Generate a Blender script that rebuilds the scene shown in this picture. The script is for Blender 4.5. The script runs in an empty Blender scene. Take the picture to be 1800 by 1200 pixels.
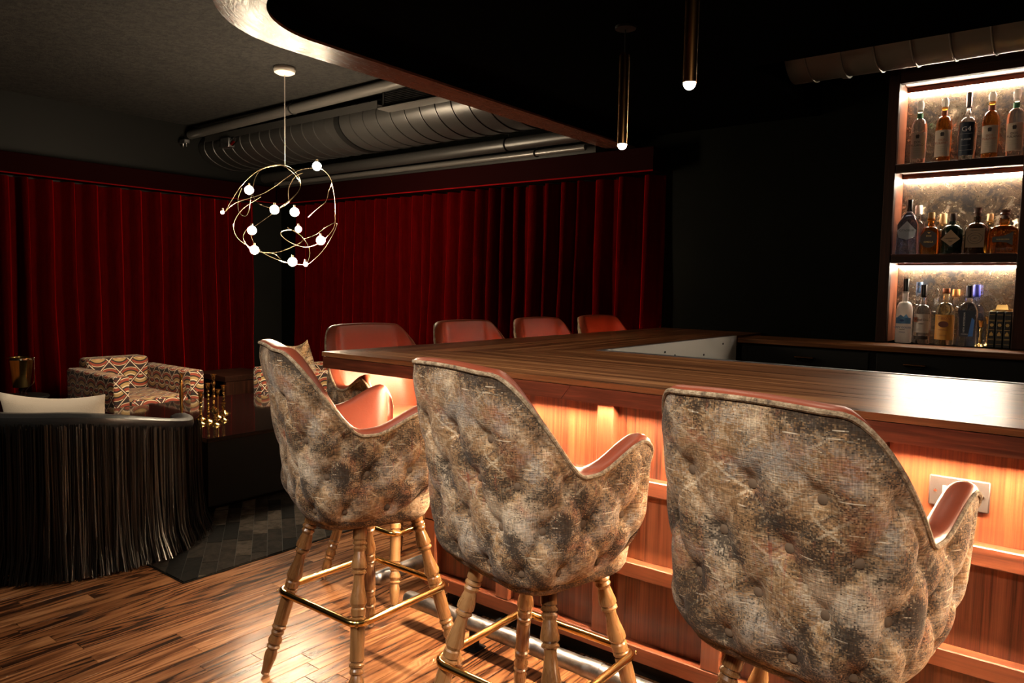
import bpy, bmesh, math, random
from math import sin, cos, pi, radians, sqrt
from mathutils import Matrix, Vector, Quaternion
random.seed(7)
S = bpy.context.scene
COL = S.collection

# ------------------------------------------------------------------ camera, world, exposure
cd = bpy.data.cameras.new('camera'); cam = bpy.data.objects.new('camera', cd); COL.objects.link(cam)
cd.sensor_width = 36.0; cd.lens = 1287.8 / 1800 * 36; cd.clip_start = 0.05
R0 = (0.7882013, 0.6151206, 0.01911449); R1 = (0.06088091, -0.04702911, -0.9970365); R2 = (-0.61239875, 0.78702917, -0.07451751)
cam.matrix_world = Matrix(((R0[0], -R1[0], -R2[0], 0), (R0[1], -R1[1], -R2[1], 0), (R0[2], -R1[2], -R2[2], 1.35), (0, 0, 0, 1)))
S.camera = cam
W = bpy.data.worlds.new('world'); S.world = W; W.use_nodes = True
W.node_tree.nodes['Background'].inputs[0].default_value = (0.01, 0.008, 0.006, 1)
W.node_tree.nodes['Background'].inputs[1].default_value = 0.15
S.view_settings.view_transform = 'Standard'; S.view_settings.look = 'None'
S.view_settings.gamma = 1; S.view_settings.use_curve_mapping = False
S.view_settings.exposure = 0.35

def spot(name, loc, to, power, color, size=60, rad=0.05, blend=0.6):
    l = bpy.data.lights.new(name, 'SPOT'); l.energy = power; l.color = color; l.spot_size = radians(size); l.spot_blend = blend; l.shadow_soft_size = rad
    o = bpy.data.objects.new(name, l); COL.objects.link(o); o.location = loc
    o.rotation_euler = (Vector(to) - Vector(loc)).to_track_quat('-Z', 'Y').to_euler(); return o
WARM = (1.0, 0.80, 0.58); NEUTRAL = (1.0, 0.90, 0.78)
# unseen ceiling spots added to light the stools from the camera side
spot('added_downlight', (0.35, -0.55, 2.85), (-0.45, 1.45, 0.95), 210, NEUTRAL, 44, 0.07)
spot('added_downlight', (-0.95, -0.55, 2.85), (-1.2, 1.45, 0.85), 190, NEUTRAL, 44, 0.07)
spot('added_downlight', (-2.35, -0.35, 2.85), (-2.0, 1.45, 0.75), 150, NEUTRAL, 46, 0.07)
spot('added_downlight', (-3.3, 0.1, 2.85), (-3.45, 1.15, 0.2), 110, WARM, 56, 0.07)  # added spot aimed to brighten the pillow in the fringed chair
spot('added_downlight', (-5.1, 2.05, 2.85), (-5.75, 2.75, 0.4), 50, WARM, 40, 0.07)  # added spot over the lounge, brightens the patterned armchair
def point(name, loc, power, color, rad=0.02):
    l = bpy.data.lights.new(name, 'POINT'); l.energy = power; l.color = color; l.shadow_soft_size = rad
    o = bpy.data.objects.new(name, l); COL.objects.link(o); o.location = loc; return o
# unseen third pendant assumed from the lit duct, added as a bare point light
point('unseen_pendant_light', (-0.50, 1.75, 2.02), 8, WARM)

# ------------------------------------------------------------------ node helper
class NT:
    def __init__(s, name):
        s.m = bpy.data.materials.new(name); s.m.use_nodes = True; s.t = s.m.node_tree; s.t.nodes.clear()
        s.out = s.t.nodes.new('ShaderNodeOutputMaterial')
    def n(s, ty, props=None, **ins):
        nd = s.t.nodes.new('ShaderNode' + ty)
        for k, v in (props or {}).items(): setattr(nd, k, v)
        for k, v in ins.items():
            key = int(k[1:]) if k[0] == 'i' and k[1:].isdigit() else k.replace('_', ' ')
            s.set(nd.inputs[key], v)
        return nd
    def set(s, sock, v):
        if isinstance(v, bpy.types.NodeSocket): s.t.links.new(v, sock)
        elif isinstance(v, bpy.types.Node): s.t.links.new(v.outputs[0], sock)
        else:
            if sock.type == 'RGBA' and len(v) == 3: v = (*v, 1)
            sock.default_value = v
    def math(s, op, a, b=0.0, c=0.0):
        nd = s.t.nodes.new('ShaderNodeMath'); nd.operation = op
        s.set(nd.inputs[0], a); s.set(nd.inputs[1], b); s.set(nd.inputs[2], c); return nd.outputs[0]
    def ramp(s, fac, stops, interp='LINEAR'):
        nd = s.t.nodes.new('ShaderNodeValToRGB'); cr = nd.color_ramp; cr.interpolation = interp
        while len(cr.elements) < len(stops): cr.elements.new(0.5)
        for e, (p, c) in zip(cr.elements, stops):
            e.position = p; e.color = (c, c, c, 1) if isinstance(c, (int, float)) else (*c, 1)
        s.set(nd.inputs[0], fac); return nd.outputs[0]
    def mix(s, f, a, b, blend='MIX'):
        nd = s.t.nodes.new('ShaderNodeMix'); nd.data_type = 'RGBA'; nd.blend_type = blend
        s.set(nd.inputs[0], f); s.set(nd.inputs[6], a); s.set(nd.inputs[7], b); return nd.outputs[2]
    def coord(s, which='Object', scale=(1, 1, 1), rot=(0, 0, 0), loc=None):
        tc = s.t.nodes.new('ShaderNodeTexCoord'); mp = s.t.nodes.new('ShaderNodeMapping')
        s.set(mp.inputs[0], tc.outputs[which]); mp.inputs['Scale'].default_value = scale; mp.inputs['Rotation'].default_value = rot
        if loc is not None: s.set(mp.inputs['Location'], loc)
        return mp.outputs[0]
    def noise(s, vec, scale=5, detail=4, rough=0.5, dist=0.0):
        nd = s.t.nodes.new('ShaderNodeTexNoise'); s.set(nd.inputs['Vector'], vec)
        nd.inputs['Scale'].default_value = scale; nd.inputs['Detail'].default_value = detail
        nd.inputs['Roughness'].default_value = rough; nd.inputs['Distortion'].default_value = dist
        return nd.outputs[0]
    def bump(s, h, strength=0.3, dist=0.01, normal=None):
        nd = s.t.nodes.new('ShaderNodeBump'); nd.inputs['Strength'].default_value = strength; nd.inputs['Distance'].default_value = dist
        s.set(nd.inputs['Height'], h)
        if normal is not None: s.set(nd.inputs['Normal'], normal)
        return nd.outputs[0]
    def bsdf(s, color=(0.5, 0.5, 0.5), rough=0.5, metal=0.0, normal=None, **kw):
        nd = s.t.nodes.new('ShaderNodeBsdfPrincipled'); s.set(nd.inputs['Base Color'], color)
        s.set(nd.inputs['Roughness'], rough); s.set(nd.inputs['Metallic'], metal)
        if normal is not None: s.set(nd.inputs['Normal'], normal)
        for k, v in kw.items(): s.set(nd.inputs[k.replace('_', ' ')], v)
        s.t.links.new(nd.outputs[0], s.out.inputs[0]); return s.m
def flat(name, color, rough=0.5, metal=0.0, **kw): return NT(name).bsdf(color, rough, metal, **kw)
def glow(name, color, strength):
    t = NT(name); e = t.n('Emission', Color=color, Strength=strength); t.t.links.new(e.outputs[0], t.out.inputs[0]); return t.m
def rnd_loc(t, k=20.0):
    oi = t.t.nodes.new('ShaderNodeObjectInfo'); cx = t.t.nodes.new('ShaderNodeCombineXYZ')
    a = t.math('MULTIPLY', oi.outputs['Random'], k); t.set(cx.inputs[0], a); t.set(cx.inputs[1], t.math('MULTIPLY', a, 1.7)); t.set(cx.inputs[2], t.math('MULTIPLY', a, 0.6))
    return cx.outputs[0], oi.outputs['Random']

def wood(name, axis, c_dark, c_mid, c_light, fine=70, rough=0.35, coat=0.0, grain=0.5, per_object=False, stretch=0.05, bumpk=0.15, k2=0.3, spec=0.5):
    t = NT(name); sc = [1, 1, 1]; sc[axis] = stretch
    loc = None; rv = None
    if per_object: loc, rv = rnd_loc(t)
    v = t.coord('Object', sc, loc=loc)
    wob = t.noise(v, 6, 3, 0.5)
    n1 = t.noise(v, fine * 0.22, 5, 0.62, 1.4)
    n2 = t.noise(v, fine, 3, 0.7, 0.3)
    f = t.math('ADD', t.math('MULTIPLY', n1, 1.05 - k2), t.math('MULTIPLY', n2, k2))
    f = t.math('ADD', f, t.math('MULTIPLY', t.math('SUBTRACT', wob, 0.5), 0.25))
    if rv is not None: f = t.math('ADD', f, t.math('MULTIPLY', t.math('SUBTRACT', rv, 0.5), 0.16))
    c = t.ramp(f, [(0.5 - 0.28 * grain, c_dark), (0.52, c_mid), (0.54 + 0.26 * grain, c_light)])
    r = t.math('ADD', t.math('MULTIPLY', n2, 0.18), rough - 0.09)
    return t.bsdf(c, r, 0, t.bump(f, bumpk, 0.004), Coat_Weight=coat, Coat_Roughness=0.15, Specular_IOR_Level=spec)

M = {}
M['floor'] = None
def floor_mat():
    t = NT('oak_floor'); loc, rv = rnd_loc(t, 30)
    v = t.coord('Object', (1, 0.085, 1), loc=loc)
    n0 = t.noise(v, 9, 2, 0.5, 0.6)
    rings = t.math('FRACT', t.math('MULTIPLY', n0, 9.0))
    rings = t.math('ABSOLUTE', t.math('SUBTRACT', rings, 0.5))
    n2 = t.noise(v, 120, 3, 0.7)
    n1 = t.noise(v, 22, 4, 0.6)
    g = t.ramp(rings, [(0.0, 0.0), (0.10, 0.25), (0.30, 0.85), (0.5, 1.0)])
    f = t.math('ADD', t.math('MULTIPLY', g, 0.32), t.math('ADD', t.math('MULTIPLY', n1, 0.4), t.math('MULTIPLY', n2, 0.42)))
    f = t.math('ADD', f, t.math('MULTIPLY', t.math('SUBTRACT', rv, 0.5), 0.30))
    c = t.ramp(f, [(0.30, (0.018, 0.007, 0.004)), (0.48, (0.082, 0.031, 0.013)), (0.70, (0.185, 0.080, 0.034)), (0.97, (0.33, 0.165, 0.078))])
    r = t.math('ADD', 0.15, t.math('MULTIPLY', n1, 0.16))
    return t.bsdf(c, r, 0, t.bump(f, 0.12, 0.003), Specular_IOR_Level=0.2)
M['floor'] = floor_mat()
M['gap'] = flat('plank_gap', (0.012, 0.006, 0.004), 0.7)
M['bar_top_x'] = wood('bar_top_wood_along', 0, (0.014, 0.005, 0.002), (0.125, 0.046, 0.016), (0.34, 0.150, 0.058), 62, 0.30, 0.0, 0.55, stretch=0.022, bumpk=0.03, k2=0.55, spec=0.25)
M['bar_top_y'] = wood('bar_top_wood_across', 1, (0.014, 0.005, 0.002), (0.105, 0.036, 0.013), (0.28, 0.115, 0.045), 62, 0.30, 0.0, 0.55, stretch=0.022, bumpk=0.03, k2=0.55, spec=0.25)
M['bar_edge_x'] = wood('bar_edge_mahogany', 0, (0.022, 0.006, 0.003), (0.075, 0.019, 0.008), (0.15, 0.042, 0.016), 80, 0.45, 0.0, 0.7, k2=0.5, spec=0.2)
M['bar_edge_y'] = wood('bar_edge_mahogany_side', 1, (0.022, 0.006, 0.003), (0.075, 0.019, 0.008), (0.15, 0.042, 0.016), 80, 0.45, 0.0, 0.7, k2=0.5, spec=0.2)
M['panel'] = wood('bar_panel_oak', 2, (0.020, 0.005, 0.003), (0.115, 0.029, 0.011), (0.19, 0.058, 0.022), 110, 0.36, 0.15, 0.62, per_object=True, stretch=0.018, k2=0.6)
M['stile'] = wood('bar_stile_oak', 2, (0.05, 0.013, 0.006), (0.125, 0.034, 0.014), (0.20, 0.060, 0.026), 80, 0.38, 0.15, 0.7, per_object=True)
M['rail'] = wood('bar_rail_oak', 0, (0.04, 0.010, 0.005), (0.115, 0.031, 0.013), (0.19, 0.056, 0.024), 80, 0.38, 0.15, 0.7, per_object=True)
M['rail_y'] = wood('bar_rail_oak_side', 1, (0.04, 0.010, 0.005), (0.115, 0.031, 0.013), (0.19, 0.056, 0.024), 80, 0.38, 0.15, 0.7, per_object=True)
M['dark_wood'] = wood('dark_stained_wood', 0, (0.006, 0.002, 0.001), (0.018, 0.006, 0.003), (0.045, 0.014, 0.007), 70, 0.5, 0.0, 0.7, spec=0.15)
M['dark_wood_z'] = wood('dark_stained_wood_upright', 2, (0.006, 0.002, 0.001), (0.018, 0.006, 0.003), (0.045, 0.014, 0.007), 70, 0.5, 0.0, 0.7, spec=0.15)
M['leg_wood'] = wood('turned_maple', 2, (0.085, 0.034, 0.011), (0.18, 0.082, 0.028), (0.28, 0.145, 0.058), 60, 0.28, 0.4, 0.6, per_object=True)
M['fascia'] = None
def fascia_mat():
    t = NT('fascia_wood'); v = t.coord('UV', (1.6, 9, 1)); n = t.noise(v, 1.7, 2, 0.5, 0.8); n2 = t.noise(t.coord('UV', (4, 160, 1)), 1.0, 3, 0.6)
    r = t.math('ABSOLUTE', t.math('SUBTRACT', t.math('FRACT', t.math('MULTIPLY', n, 11)), 0.5))
    f = t.math('ADD', t.math('MULTIPLY', r, 1.2), t.math('MULTIPLY', n2, 0.4))
    c = t.ramp(f, [(0.1, (0.060, 0.020, 0.012)), (0.7, (0.105, 0.040, 0.025))])
    return t.bsdf(c, t.ramp(f, [(0.1, 0.30), (0.7, 0.22)]), 0, t.bump(f, 0.15, 0.003), Specular_IOR_Level=0.035)
M['fascia'] = fascia_mat()
M['brass'] = flat('polished_brass', (0.83, 0.55, 0.20), 0.16, 1.0)
M['brass_dull'] = flat('brushed_brass', (0.34, 0.18, 0.07), 0.24, 1.0)
M['gold_wire'] = flat('champagne_wire', (0.9, 0.74, 0.5), 0.25, 1.0)
M['chrome'] = flat('chrome', (0.8, 0.8, 0.8), 0.12, 1.0)
def steel_mat():
    t = NT('worn_steel'); v = t.coord('Object', (1, 1, 1)); n = t.noise(v, 30, 5, 0.7)
    return t.bsdf(t.ramp(n, [(0.3, (0.16, 0.16, 0.17)), (0.7, (0.34, 0.34, 0.35))]), t.ramp(n, [(0.3, 0.28), (0.7, 0.5)]), 1.0, t.bump(n, 0.1, 0.002))
M['steel'] = steel_mat()
M['steel_liner'] = flat('stainless_liner', (0.66, 0.63, 0.57), 0.5, 0.3)
M['black'] = flat('matte_black', (0.003, 0.003, 0.003), 0.6, Specular_IOR_Level=0.2)
M['black_gloss'] = flat('black_lacquer', (0.010, 0.006, 0.005), 0.07, 0, Coat_Weight=0.3)
M['black_wall'] = None
def dark_wall():
    t = NT('dark_green_black_paint'); v = t.coord(); n = t.noise(v, 3, 4)
    return t.bsdf(t.ramp(n, [(0.3, (0.0016, 0.0019, 0.0013)), (0.7, (0.0026, 0.003, 0.002))]), 0.5, 0, t.bump(n, 0.05, 0.01), Specular_IOR_Level=0.03)
M['black_wall'] = dark_wall()
M['soffit'] = flat('black_soffit_paint', (0.0018, 0.0018, 0.0018), 0.9, Specular_IOR_Level=0.0)
def ceil_mat():
    t = NT('sprayed_acoustic_ceiling'); v = t.coord(); n = t.noise(v, 26, 6, 0.82); n2 = t.noise(v, 2.0, 3)
    c = t.ramp(n, [(0.42, (0.002, 0.0018, 0.0015)), (0.58, (0.034, 0.029, 0.024))])
    return t.bsdf(t.mix(0.25, c, t.ramp(n2, [(0.3, (0.003, 0.003, 0.0025)), (0.7, (0.014, 0.012, 0.010))])), 0.85, 0, t.bump(n, 1.0, 0.06))
M['ceiling'] = ceil_mat()
M['grey_wall'] = flat('charcoal_wall_paint', (0.0042, 0.0042, 0.0037), 0.6, Specular_IOR_Level=0.2)
M['duct'] = flat('grey_painted_duct', (0.030, 0.029, 0.028), 0.38, 0.35)
M['duct_bright'] = flat('galvanised_duct', (0.15, 0.132, 0.105), 0.42, 0.5)
M['pipe'] = flat('grey_painted_pipe', (0.10, 0.095, 0.09), 0.34, 0.35)
def velvet():
    t = NT('red_velvet'); v = t.coord('Object', (1, 1, 0.12)); n = t.noise(v, 40, 4, 0.6); n3 = t.noise(t.coord(), 6, 3)
    c = t.mix(n3, t.ramp(n, [(0.3, (0.022, 0.0003, 0.0004)), (0.7, (0.056, 0.0009, 0.001))]), (0.036, 0.0005, 0.0006))
    return t.bsdf(c, 0.8, 0, t.bump(n, 0.15, 0.004), Sheen_Weight=1.0, Sheen_Roughness=0.34, Sheen_Tint=(1.0, 0.010, 0.009), Specular_IOR_Level=0.0)
M['velvet'] = velvet()
M['red_trim'] = flat('red_trim', (0.12, 0.002, 0.003), 0.8, Specular_IOR_Level=0.02)
M['pelmet'] = flat('dark_red_pelmet', (0.007, 0.0003, 0.0003), 0.85, Specular_IOR_Level=0.03)
def leather_red():
    t = NT('red_leather'); v = t.coord(); n = t.noise(v, 90, 4, 0.6); n2 = t.noise(v, 7, 3)
    return t.bsdf(t.mix(n2, (0.20, 0.040, 0.018), (0.26, 0.058, 0.026)), 0.42, 0, t.bump(n, 0.12, 0.003))
M['leather'] = leather_red()
def leather_black():
    t = NT('black_leather'); v = t.coord(); n = t.noise(v, 60, 4, 0.6)
    return t.bsdf((0.016, 0.017, 0.019), 0.34, 0, t.bump(n, 0.15, 0.004))
M['leather_black'] = leather_black()
M['fringe'] = flat('black_suede_fringe', (0.0045, 0.004, 0.0038), 0.30)
def linen():
    t = NT('cream_linen'); v = t.coord(); n = t.noise(v, 160, 2, 0.6); n2 = t.noise(v, 8, 3)
    return t.bsdf(t.mix(n2, (0.62, 0.54, 0.44), (0.74, 0.66, 0.55)), 0.9, 0, t.bump(n, 0.25, 0.004))
M['linen'] = linen()

def tapestry():
    t = NT('faded_tapestry')
    uv0 = t.coord('UV'); uv = t.n('VectorMath', {'operation': 'SNAP'}, i0=uv0, i1=(0.0030, 0.0024, 1.0)).outputs[0]   # every thread has one dye
    wn = t.n('TexNoise', Vector=uv, Scale=7.0, Detail=2.0)
    warp = t.n('VectorMath', {'operation': 'MULTIPLY_ADD'}, i0=wn.outputs['Color'], i1=(0.016, 0.016, 0), i2=uv)
    sx = t.n('SeparateXYZ', Vector=warp.outputs[0])
    def mirror(s_, size):
        return t.math('MULTIPLY', t.math('ABSOLUTE', t.math('SUBTRACT', t.math('FRACT', t.math('ADD', t.math('DIVIDE', s_, size), 0.5)), 0.5)), 2.0)
    mx = mirror(sx.outputs[0], 0.42); my = mirror(sx.outputs[1], 0.34)
    cm = t.n('CombineXYZ', X=mx, Y=my)
    # arabesque: contour lines of a field that is mirrored left-right and up-down
    fld = t.noise(cm, 3.2, 1, 0.4, 0.7); fld2 = t.noise(t.n('VectorMath', {'operation': 'ADD'}, i0=cm, i1=(5.2, 1.3, 0)), 5.5, 1, 0.4, 0.5)
    def contour(f, n_, w0, w1):
        q = t.math('ABSOLUTE', t.math('SUBTRACT', t.math('FRACT', t.math('MULTIPLY', f, n_)), 0.5)); return t.ramp(q, [(0.0, 1.0), (w0, 1.0), (w1, 0.0)])
    reg = t.ramp(t.math('FRACT', t.math('MULTIPLY', fld, 4.5)), [(0.0, (0.20, 0.112, 0.050)), (0.30, (0.36, 0.235, 0.128)), (0.48, (0.075, 0.040, 0.024)), (0.62, (0.27, 0.155, 0.075)), (0.80, (0.44, 0.32, 0.19))], 'CONSTANT')
    col = t.mix(0.42, (0.27, 0.155, 0.072), reg)
    grit = t.noise(uv, 230, 2, 0.8); brk = t.ramp(t.math('ADD', t.math('MULTIPLY', t.noise(uv, 16, 4, 0.6), 0.8), t.math('MULTIPLY', grit, 0.3)), [(0.48, 0.0), (0.62, 1.0)])
    l1 = t.math('MULTIPLY', contour(fld, 4.5, 0.02, 0.04), brk); l2 = t.math('MULTIPLY', contour(fld2, 3.5, 0.022, 0.045), brk)
    col = t.mix(t.math('MULTIPLY', l1, 0.75), col, (0.50, 0.40, 0.27)); col = t.mix(t.math('MULTIPLY', l2, 0.8), col, (0.045, 0.028, 0.02))
    # woven lozenges, bars and borders
    def lines(f, n_, w0, w1):
        q = t.math('ABSOLUTE', t.math('SUBTRACT', t.math('FRACT', t.math('MULTIPLY', f, n_)), 0.5)); return t.ramp(q, [(0.0, 1.0), (w0, 1.0), (w1, 0.0)])
    sm, df = t.math('ADD', mx, my), t.math('SUBTRACT', mx, my)
    loz = t.math('MAXIMUM', lines(sm, 2.0, 0.030, 0.05), lines(df, 2.0, 0.030, 0.05)); loz2 = t.math('MAXIMUM', lines(sm, 4.0, 0.035, 0.06), lines(df, 4.0, 0.035, 0.06))
    col = t.mix(t.math('MULTIPLY', t.math('MULTIPLY', loz2, brk), 0.55), col, (0.060, 0.036, 0.024)); col = t.mix(t.math('MULTIPLY', t.math('MULTIPLY', loz, brk), 0.65), col, (0.54, 0.43, 0.29))
    bars = t.math('MULTIPLY', lines(mx, 7.0, 0.06, 0.09), t.math('GREATER_THAN', my, 0.62)); col = t.mix(t.math('MULTIPLY', bars, t.math('MULTIPLY', brk, 0.6)), col, (0.22, 0.055, 0.032))
    # wear: broad pale, rust, blue-grey and near-black clouds, broken by the weave
    def cloud(off, scale, g, lo, hi, amt, c):
        n_ = t.noise(t.n('VectorMath', {'operation': 'ADD'}, i0=uv, i1=off), scale, 6, 0.68, 0.5)
        k_ = t.math('ADD', t.math('MULTIPLY', n_, 0.82), t.math('MULTIPLY', grit, g)); return t.mix(t.ramp(k_, [(lo, 0.0), (hi, amt)]), col, c)
    col = cloud((1.1, 0.4, 0), 5.5, 0.34, 0.585, 0.70, 0.75, (0.58, 0.46, 0.32))
    col = cloud((7.7, 2.9, 0), 8, 0.30, 0.60, 0.70, 0.55, (0.27, 0.075, 0.038))
    col = cloud((4.3, 8.1, 0), 6.5, 0.32, 0.59, 0.71, 0.55, (0.32, 0.32, 0.30))
    col = cloud((2.6, 6.6, 0), 6.0, 0.42, 0.600, 0.69, 0.90, (0.026, 0.016, 0.010))
    # weave: horizontal slubs, vertical warp threads, a few pale loose picks
    hn = t.noise(t.n('Mapping', Vector=uv0, Scale=(30, 360, 1)).outputs[0], 1.0, 2, 0.6)
    vn = t.noise(t.n('Mapping', Vector=uv0, Scale=(330, 30, 1)).outputs[0], 1.0, 2, 0.6)
    weave = t.math('ADD', t.math('MULTIPLY', hn, 0.6), t.math('MULTIPLY', vn, 0.5))
    col = t.mix(1.0, col, t.ramp(weave, [(0.38, 0.50), (0.56, 1.0), (0.72, 1.55)]), 'MULTIPLY')
    pick = t.noise(t.n('Mapping', Vector=uv, Scale=(14, 300, 1)).outputs[0], 1.0, 1, 0.5)
    col = t.mix(t.ramp(t.math('ADD', pick, t.math('MULTIPLY', t.math('SUBTRACT', grit, 0.5), 0.25)), [(0.70, 0.0), (0.76, 0.75)]), col, (0.66, 0.54, 0.39))
    return t.bsdf(col, 0.85, 0, t.bump(weave, 0.6, 0.004), Sheen_Weight=0.06, Specular_IOR_Level=0.2)
M['tapestry'] = tapestry()
M['piping_fabric'] = None
def piping_mat():
    t = NT('tapestry_piping'); v = t.coord(); n = t.noise(v, 60, 4, 0.7); n2 = t.noise(v, 260, 2)
    return t.bsdf(t.ramp(t.math('ADD', t.math('MULTIPLY', n, 0.7), t.math('MULTIPLY', n2, 0.3)), [(0.36, (0.07, 0.045, 0.03)), (0.5, (0.25, 0.175, 0.10)), (0.68, (0.48, 0.38, 0.26))]), 0.85, 0, t.bump(n2, 0.4, 0.003))
M['piping_fabric'] = piping_mat()
M['button'] = flat('covered_button', (0.115, 0.072, 0.042), 0.85)
def retro():
    t = NT('retro_arc_upholstery'); uv = t.coord('UV', (1, 1, 1)); s = t.n('SeparateXYZ', Vector=uv)
    a = t.math('ADD', t.math('DIVIDE', s.outputs[0], 0.17), t.math('DIVIDE', s.outputs[1], 0.19))
    b = t.math('SUBTRACT', t.math('DIVIDE', s.outputs[0], 0.17), t.math('DIVIDE', s.outputs[1], 0.19))
    fa = t.math('FRACT', a); fb = t.math('FRACT', b)
    # local offsets from the lower corner of each diamond
    du = t.math('MULTIPLY', t.math('SUBTRACT', t.math('ADD', fa, fb), 1.0), 0.5)
    dv = t.math('MULTIPLY', t.math('ADD', t.math('SUBTRACT', fa, fb), 1.0), 0.5)
    par = t.math('FLOORED_MODULO', t.math('ADD', t.math('FLOOR', a), t.math('FLOOR', b)), 2.0)
    dvv = t.math('ABSOLUTE', t.math('SUBTRACT', dv, par))
    r = t.math('SQRT', t.math('ADD', t.math('MULTIPLY', t.math('MULTIPLY', du, du), 1.0), t.math('MULTIPLY', dvv, dvv)))
    cr, go, rust, dk, ma = (0.62, 0.50, 0.33), (0.36, 0.23, 0.085), (0.25, 0.042, 0.018), (0.016, 0.008, 0.007), (0.075, 0.012, 0.011)
    c = t.ramp(r, [(0.0, dk), (0.14, cr), (0.19, rust), (0.30, dk), (0.36, cr), (0.41, go), (0.52, dk), (0.58, rust), (0.68, cr), (0.71, dk), (0.84, ma)], 'CONSTANT')
    def edge(f): return t.math('MINIMUM', f, t.math('SUBTRACT', 1.0, f))
    e = t.math('MINIMUM', edge(fa), edge(fb))
    c = t.mix(t.math('LESS_THAN', e, 0.075), c, dk)
    c = t.mix(t.math('LESS_THAN', e, 0.028), c, (0.60, 0.46, 0.34))
    n = t.noise(t.coord(), 200, 2)
    return t.bsdf(c, 0.8, 0, t.bump(n, 0.15, 0.003), Sheen_Weight=0.1)
M['retro'] = retro()
def hide(name, c0, c1):
    t = NT(name); loc, rv = rnd_loc(t, 40); v = t.coord('Object', (1, 1, 1), loc=loc); n = t.noise(v, 16, 4, 0.7, 0.5)
    return t.bsdf(t.ramp(n, [(0.35, c0), (0.68, c1)]), 0.8, 0, t.bump(n, 0.3, 0.005), Specular_IOR_Level=0.06)
M['hides'] = [hide('black_hide', (0.001, 0.001, 0.001), (0.005, 0.004, 0.0035)), hide('charcoal_hide', (0.006, 0.005, 0.004), (0.022, 0.017, 0.014)), hide('grey_brown_hide', (0.020, 0.016, 0.012), (0.065, 0.052, 0.042))]
def mirror_mat():
    t = NT('antiqued_mirror'); v = t.coord(); n = t.noise(v, 9, 8, 0.75, 0.8); n2 = t.noise(v, 42, 5, 0.8)
    k = t.math('ADD', t.math('MULTIPLY', n, 0.75), t.math('MULTIPLY', n2, 0.35))
    c = t.ramp(k, [(0.49, (0.012, 0.010, 0.010)), (0.57, (0.13, 0.09, 0.06)), (0.70, (0.52, 0.43, 0.33))])
    return t.bsdf(c, t.ramp(k, [(0.45, 0.5), (0.62, 0.14)]), t.ramp(k, [(0.45, 0.2), (0.62, 0.85)]))
M['mirror'] = mirror_mat()
M['led_bar'] = glow('warm_led', (1.0, 0.74, 0.46), 980)
M['led_shelf'] = glow('shelf_led', (1.0, 0.85, 0.65), 200)
M['bulb'] = glow('glowing_globe', (1.0, 0.78, 0.52), 440)
M['pendant_bulb'] = glow('pendant_tip', (1.0, 0.82, 0.58), 330)
M['white_paint'] = flat('white_enamel', (0.75, 0.70, 0.64), 0.4)
M['white_cord'] = flat('white_cord', (0.55, 0.50, 0.45), 0.5)
M['plate'] = flat('stainless_cover_plate', (0.055, 0.047, 0.045), 0.42, 0.5)
M['grey_plastic'] = flat('brown_plastic', (0.16, 0.11, 0.10), 0.35)
def glass(name, color, rough=0.0, ior=1.45): return NT(name).bsdf(color, rough, 0, Transmission_Weight=1.0, IOR=ior)
M['glass'] = glass('clear_glass', (0.97, 0.98, 0.98))
M['frosted'] = NT('frosted_glass').bsdf((0.96, 0.93, 0.88), 0.45, 0, Transmission_Weight=0.5, IOR=1.3)
M['amber'] = glass('amber_spirit', (0.86, 0.33, 0.05))
M['gold_spirit'] = glass('golden_spirit', (0.92, 0.55, 0.16))
M['pale_spirit'] = glass('pale_gold_spirit', (0.95, 0.82, 0.55))
M['blue_glass'] = glass('pale_blue_glass', (0.55, 0.66, 0.98))
M['dark_glass'] = NT('near_black_glass').bsdf((0.010, 0.018, 0.012), 0.06, 0, Coat_Weight=0.5)
M['brown_glass'] = NT('dark_brown_glass').bsdf((0.030, 0.014, 0.007), 0.07, 0, Coat_Weight=0.5)
def colour(name, c, r=0.5, m=0.0):
    if name not in M: M[name] = flat(name, c, r, m)
    return M[name]

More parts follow.
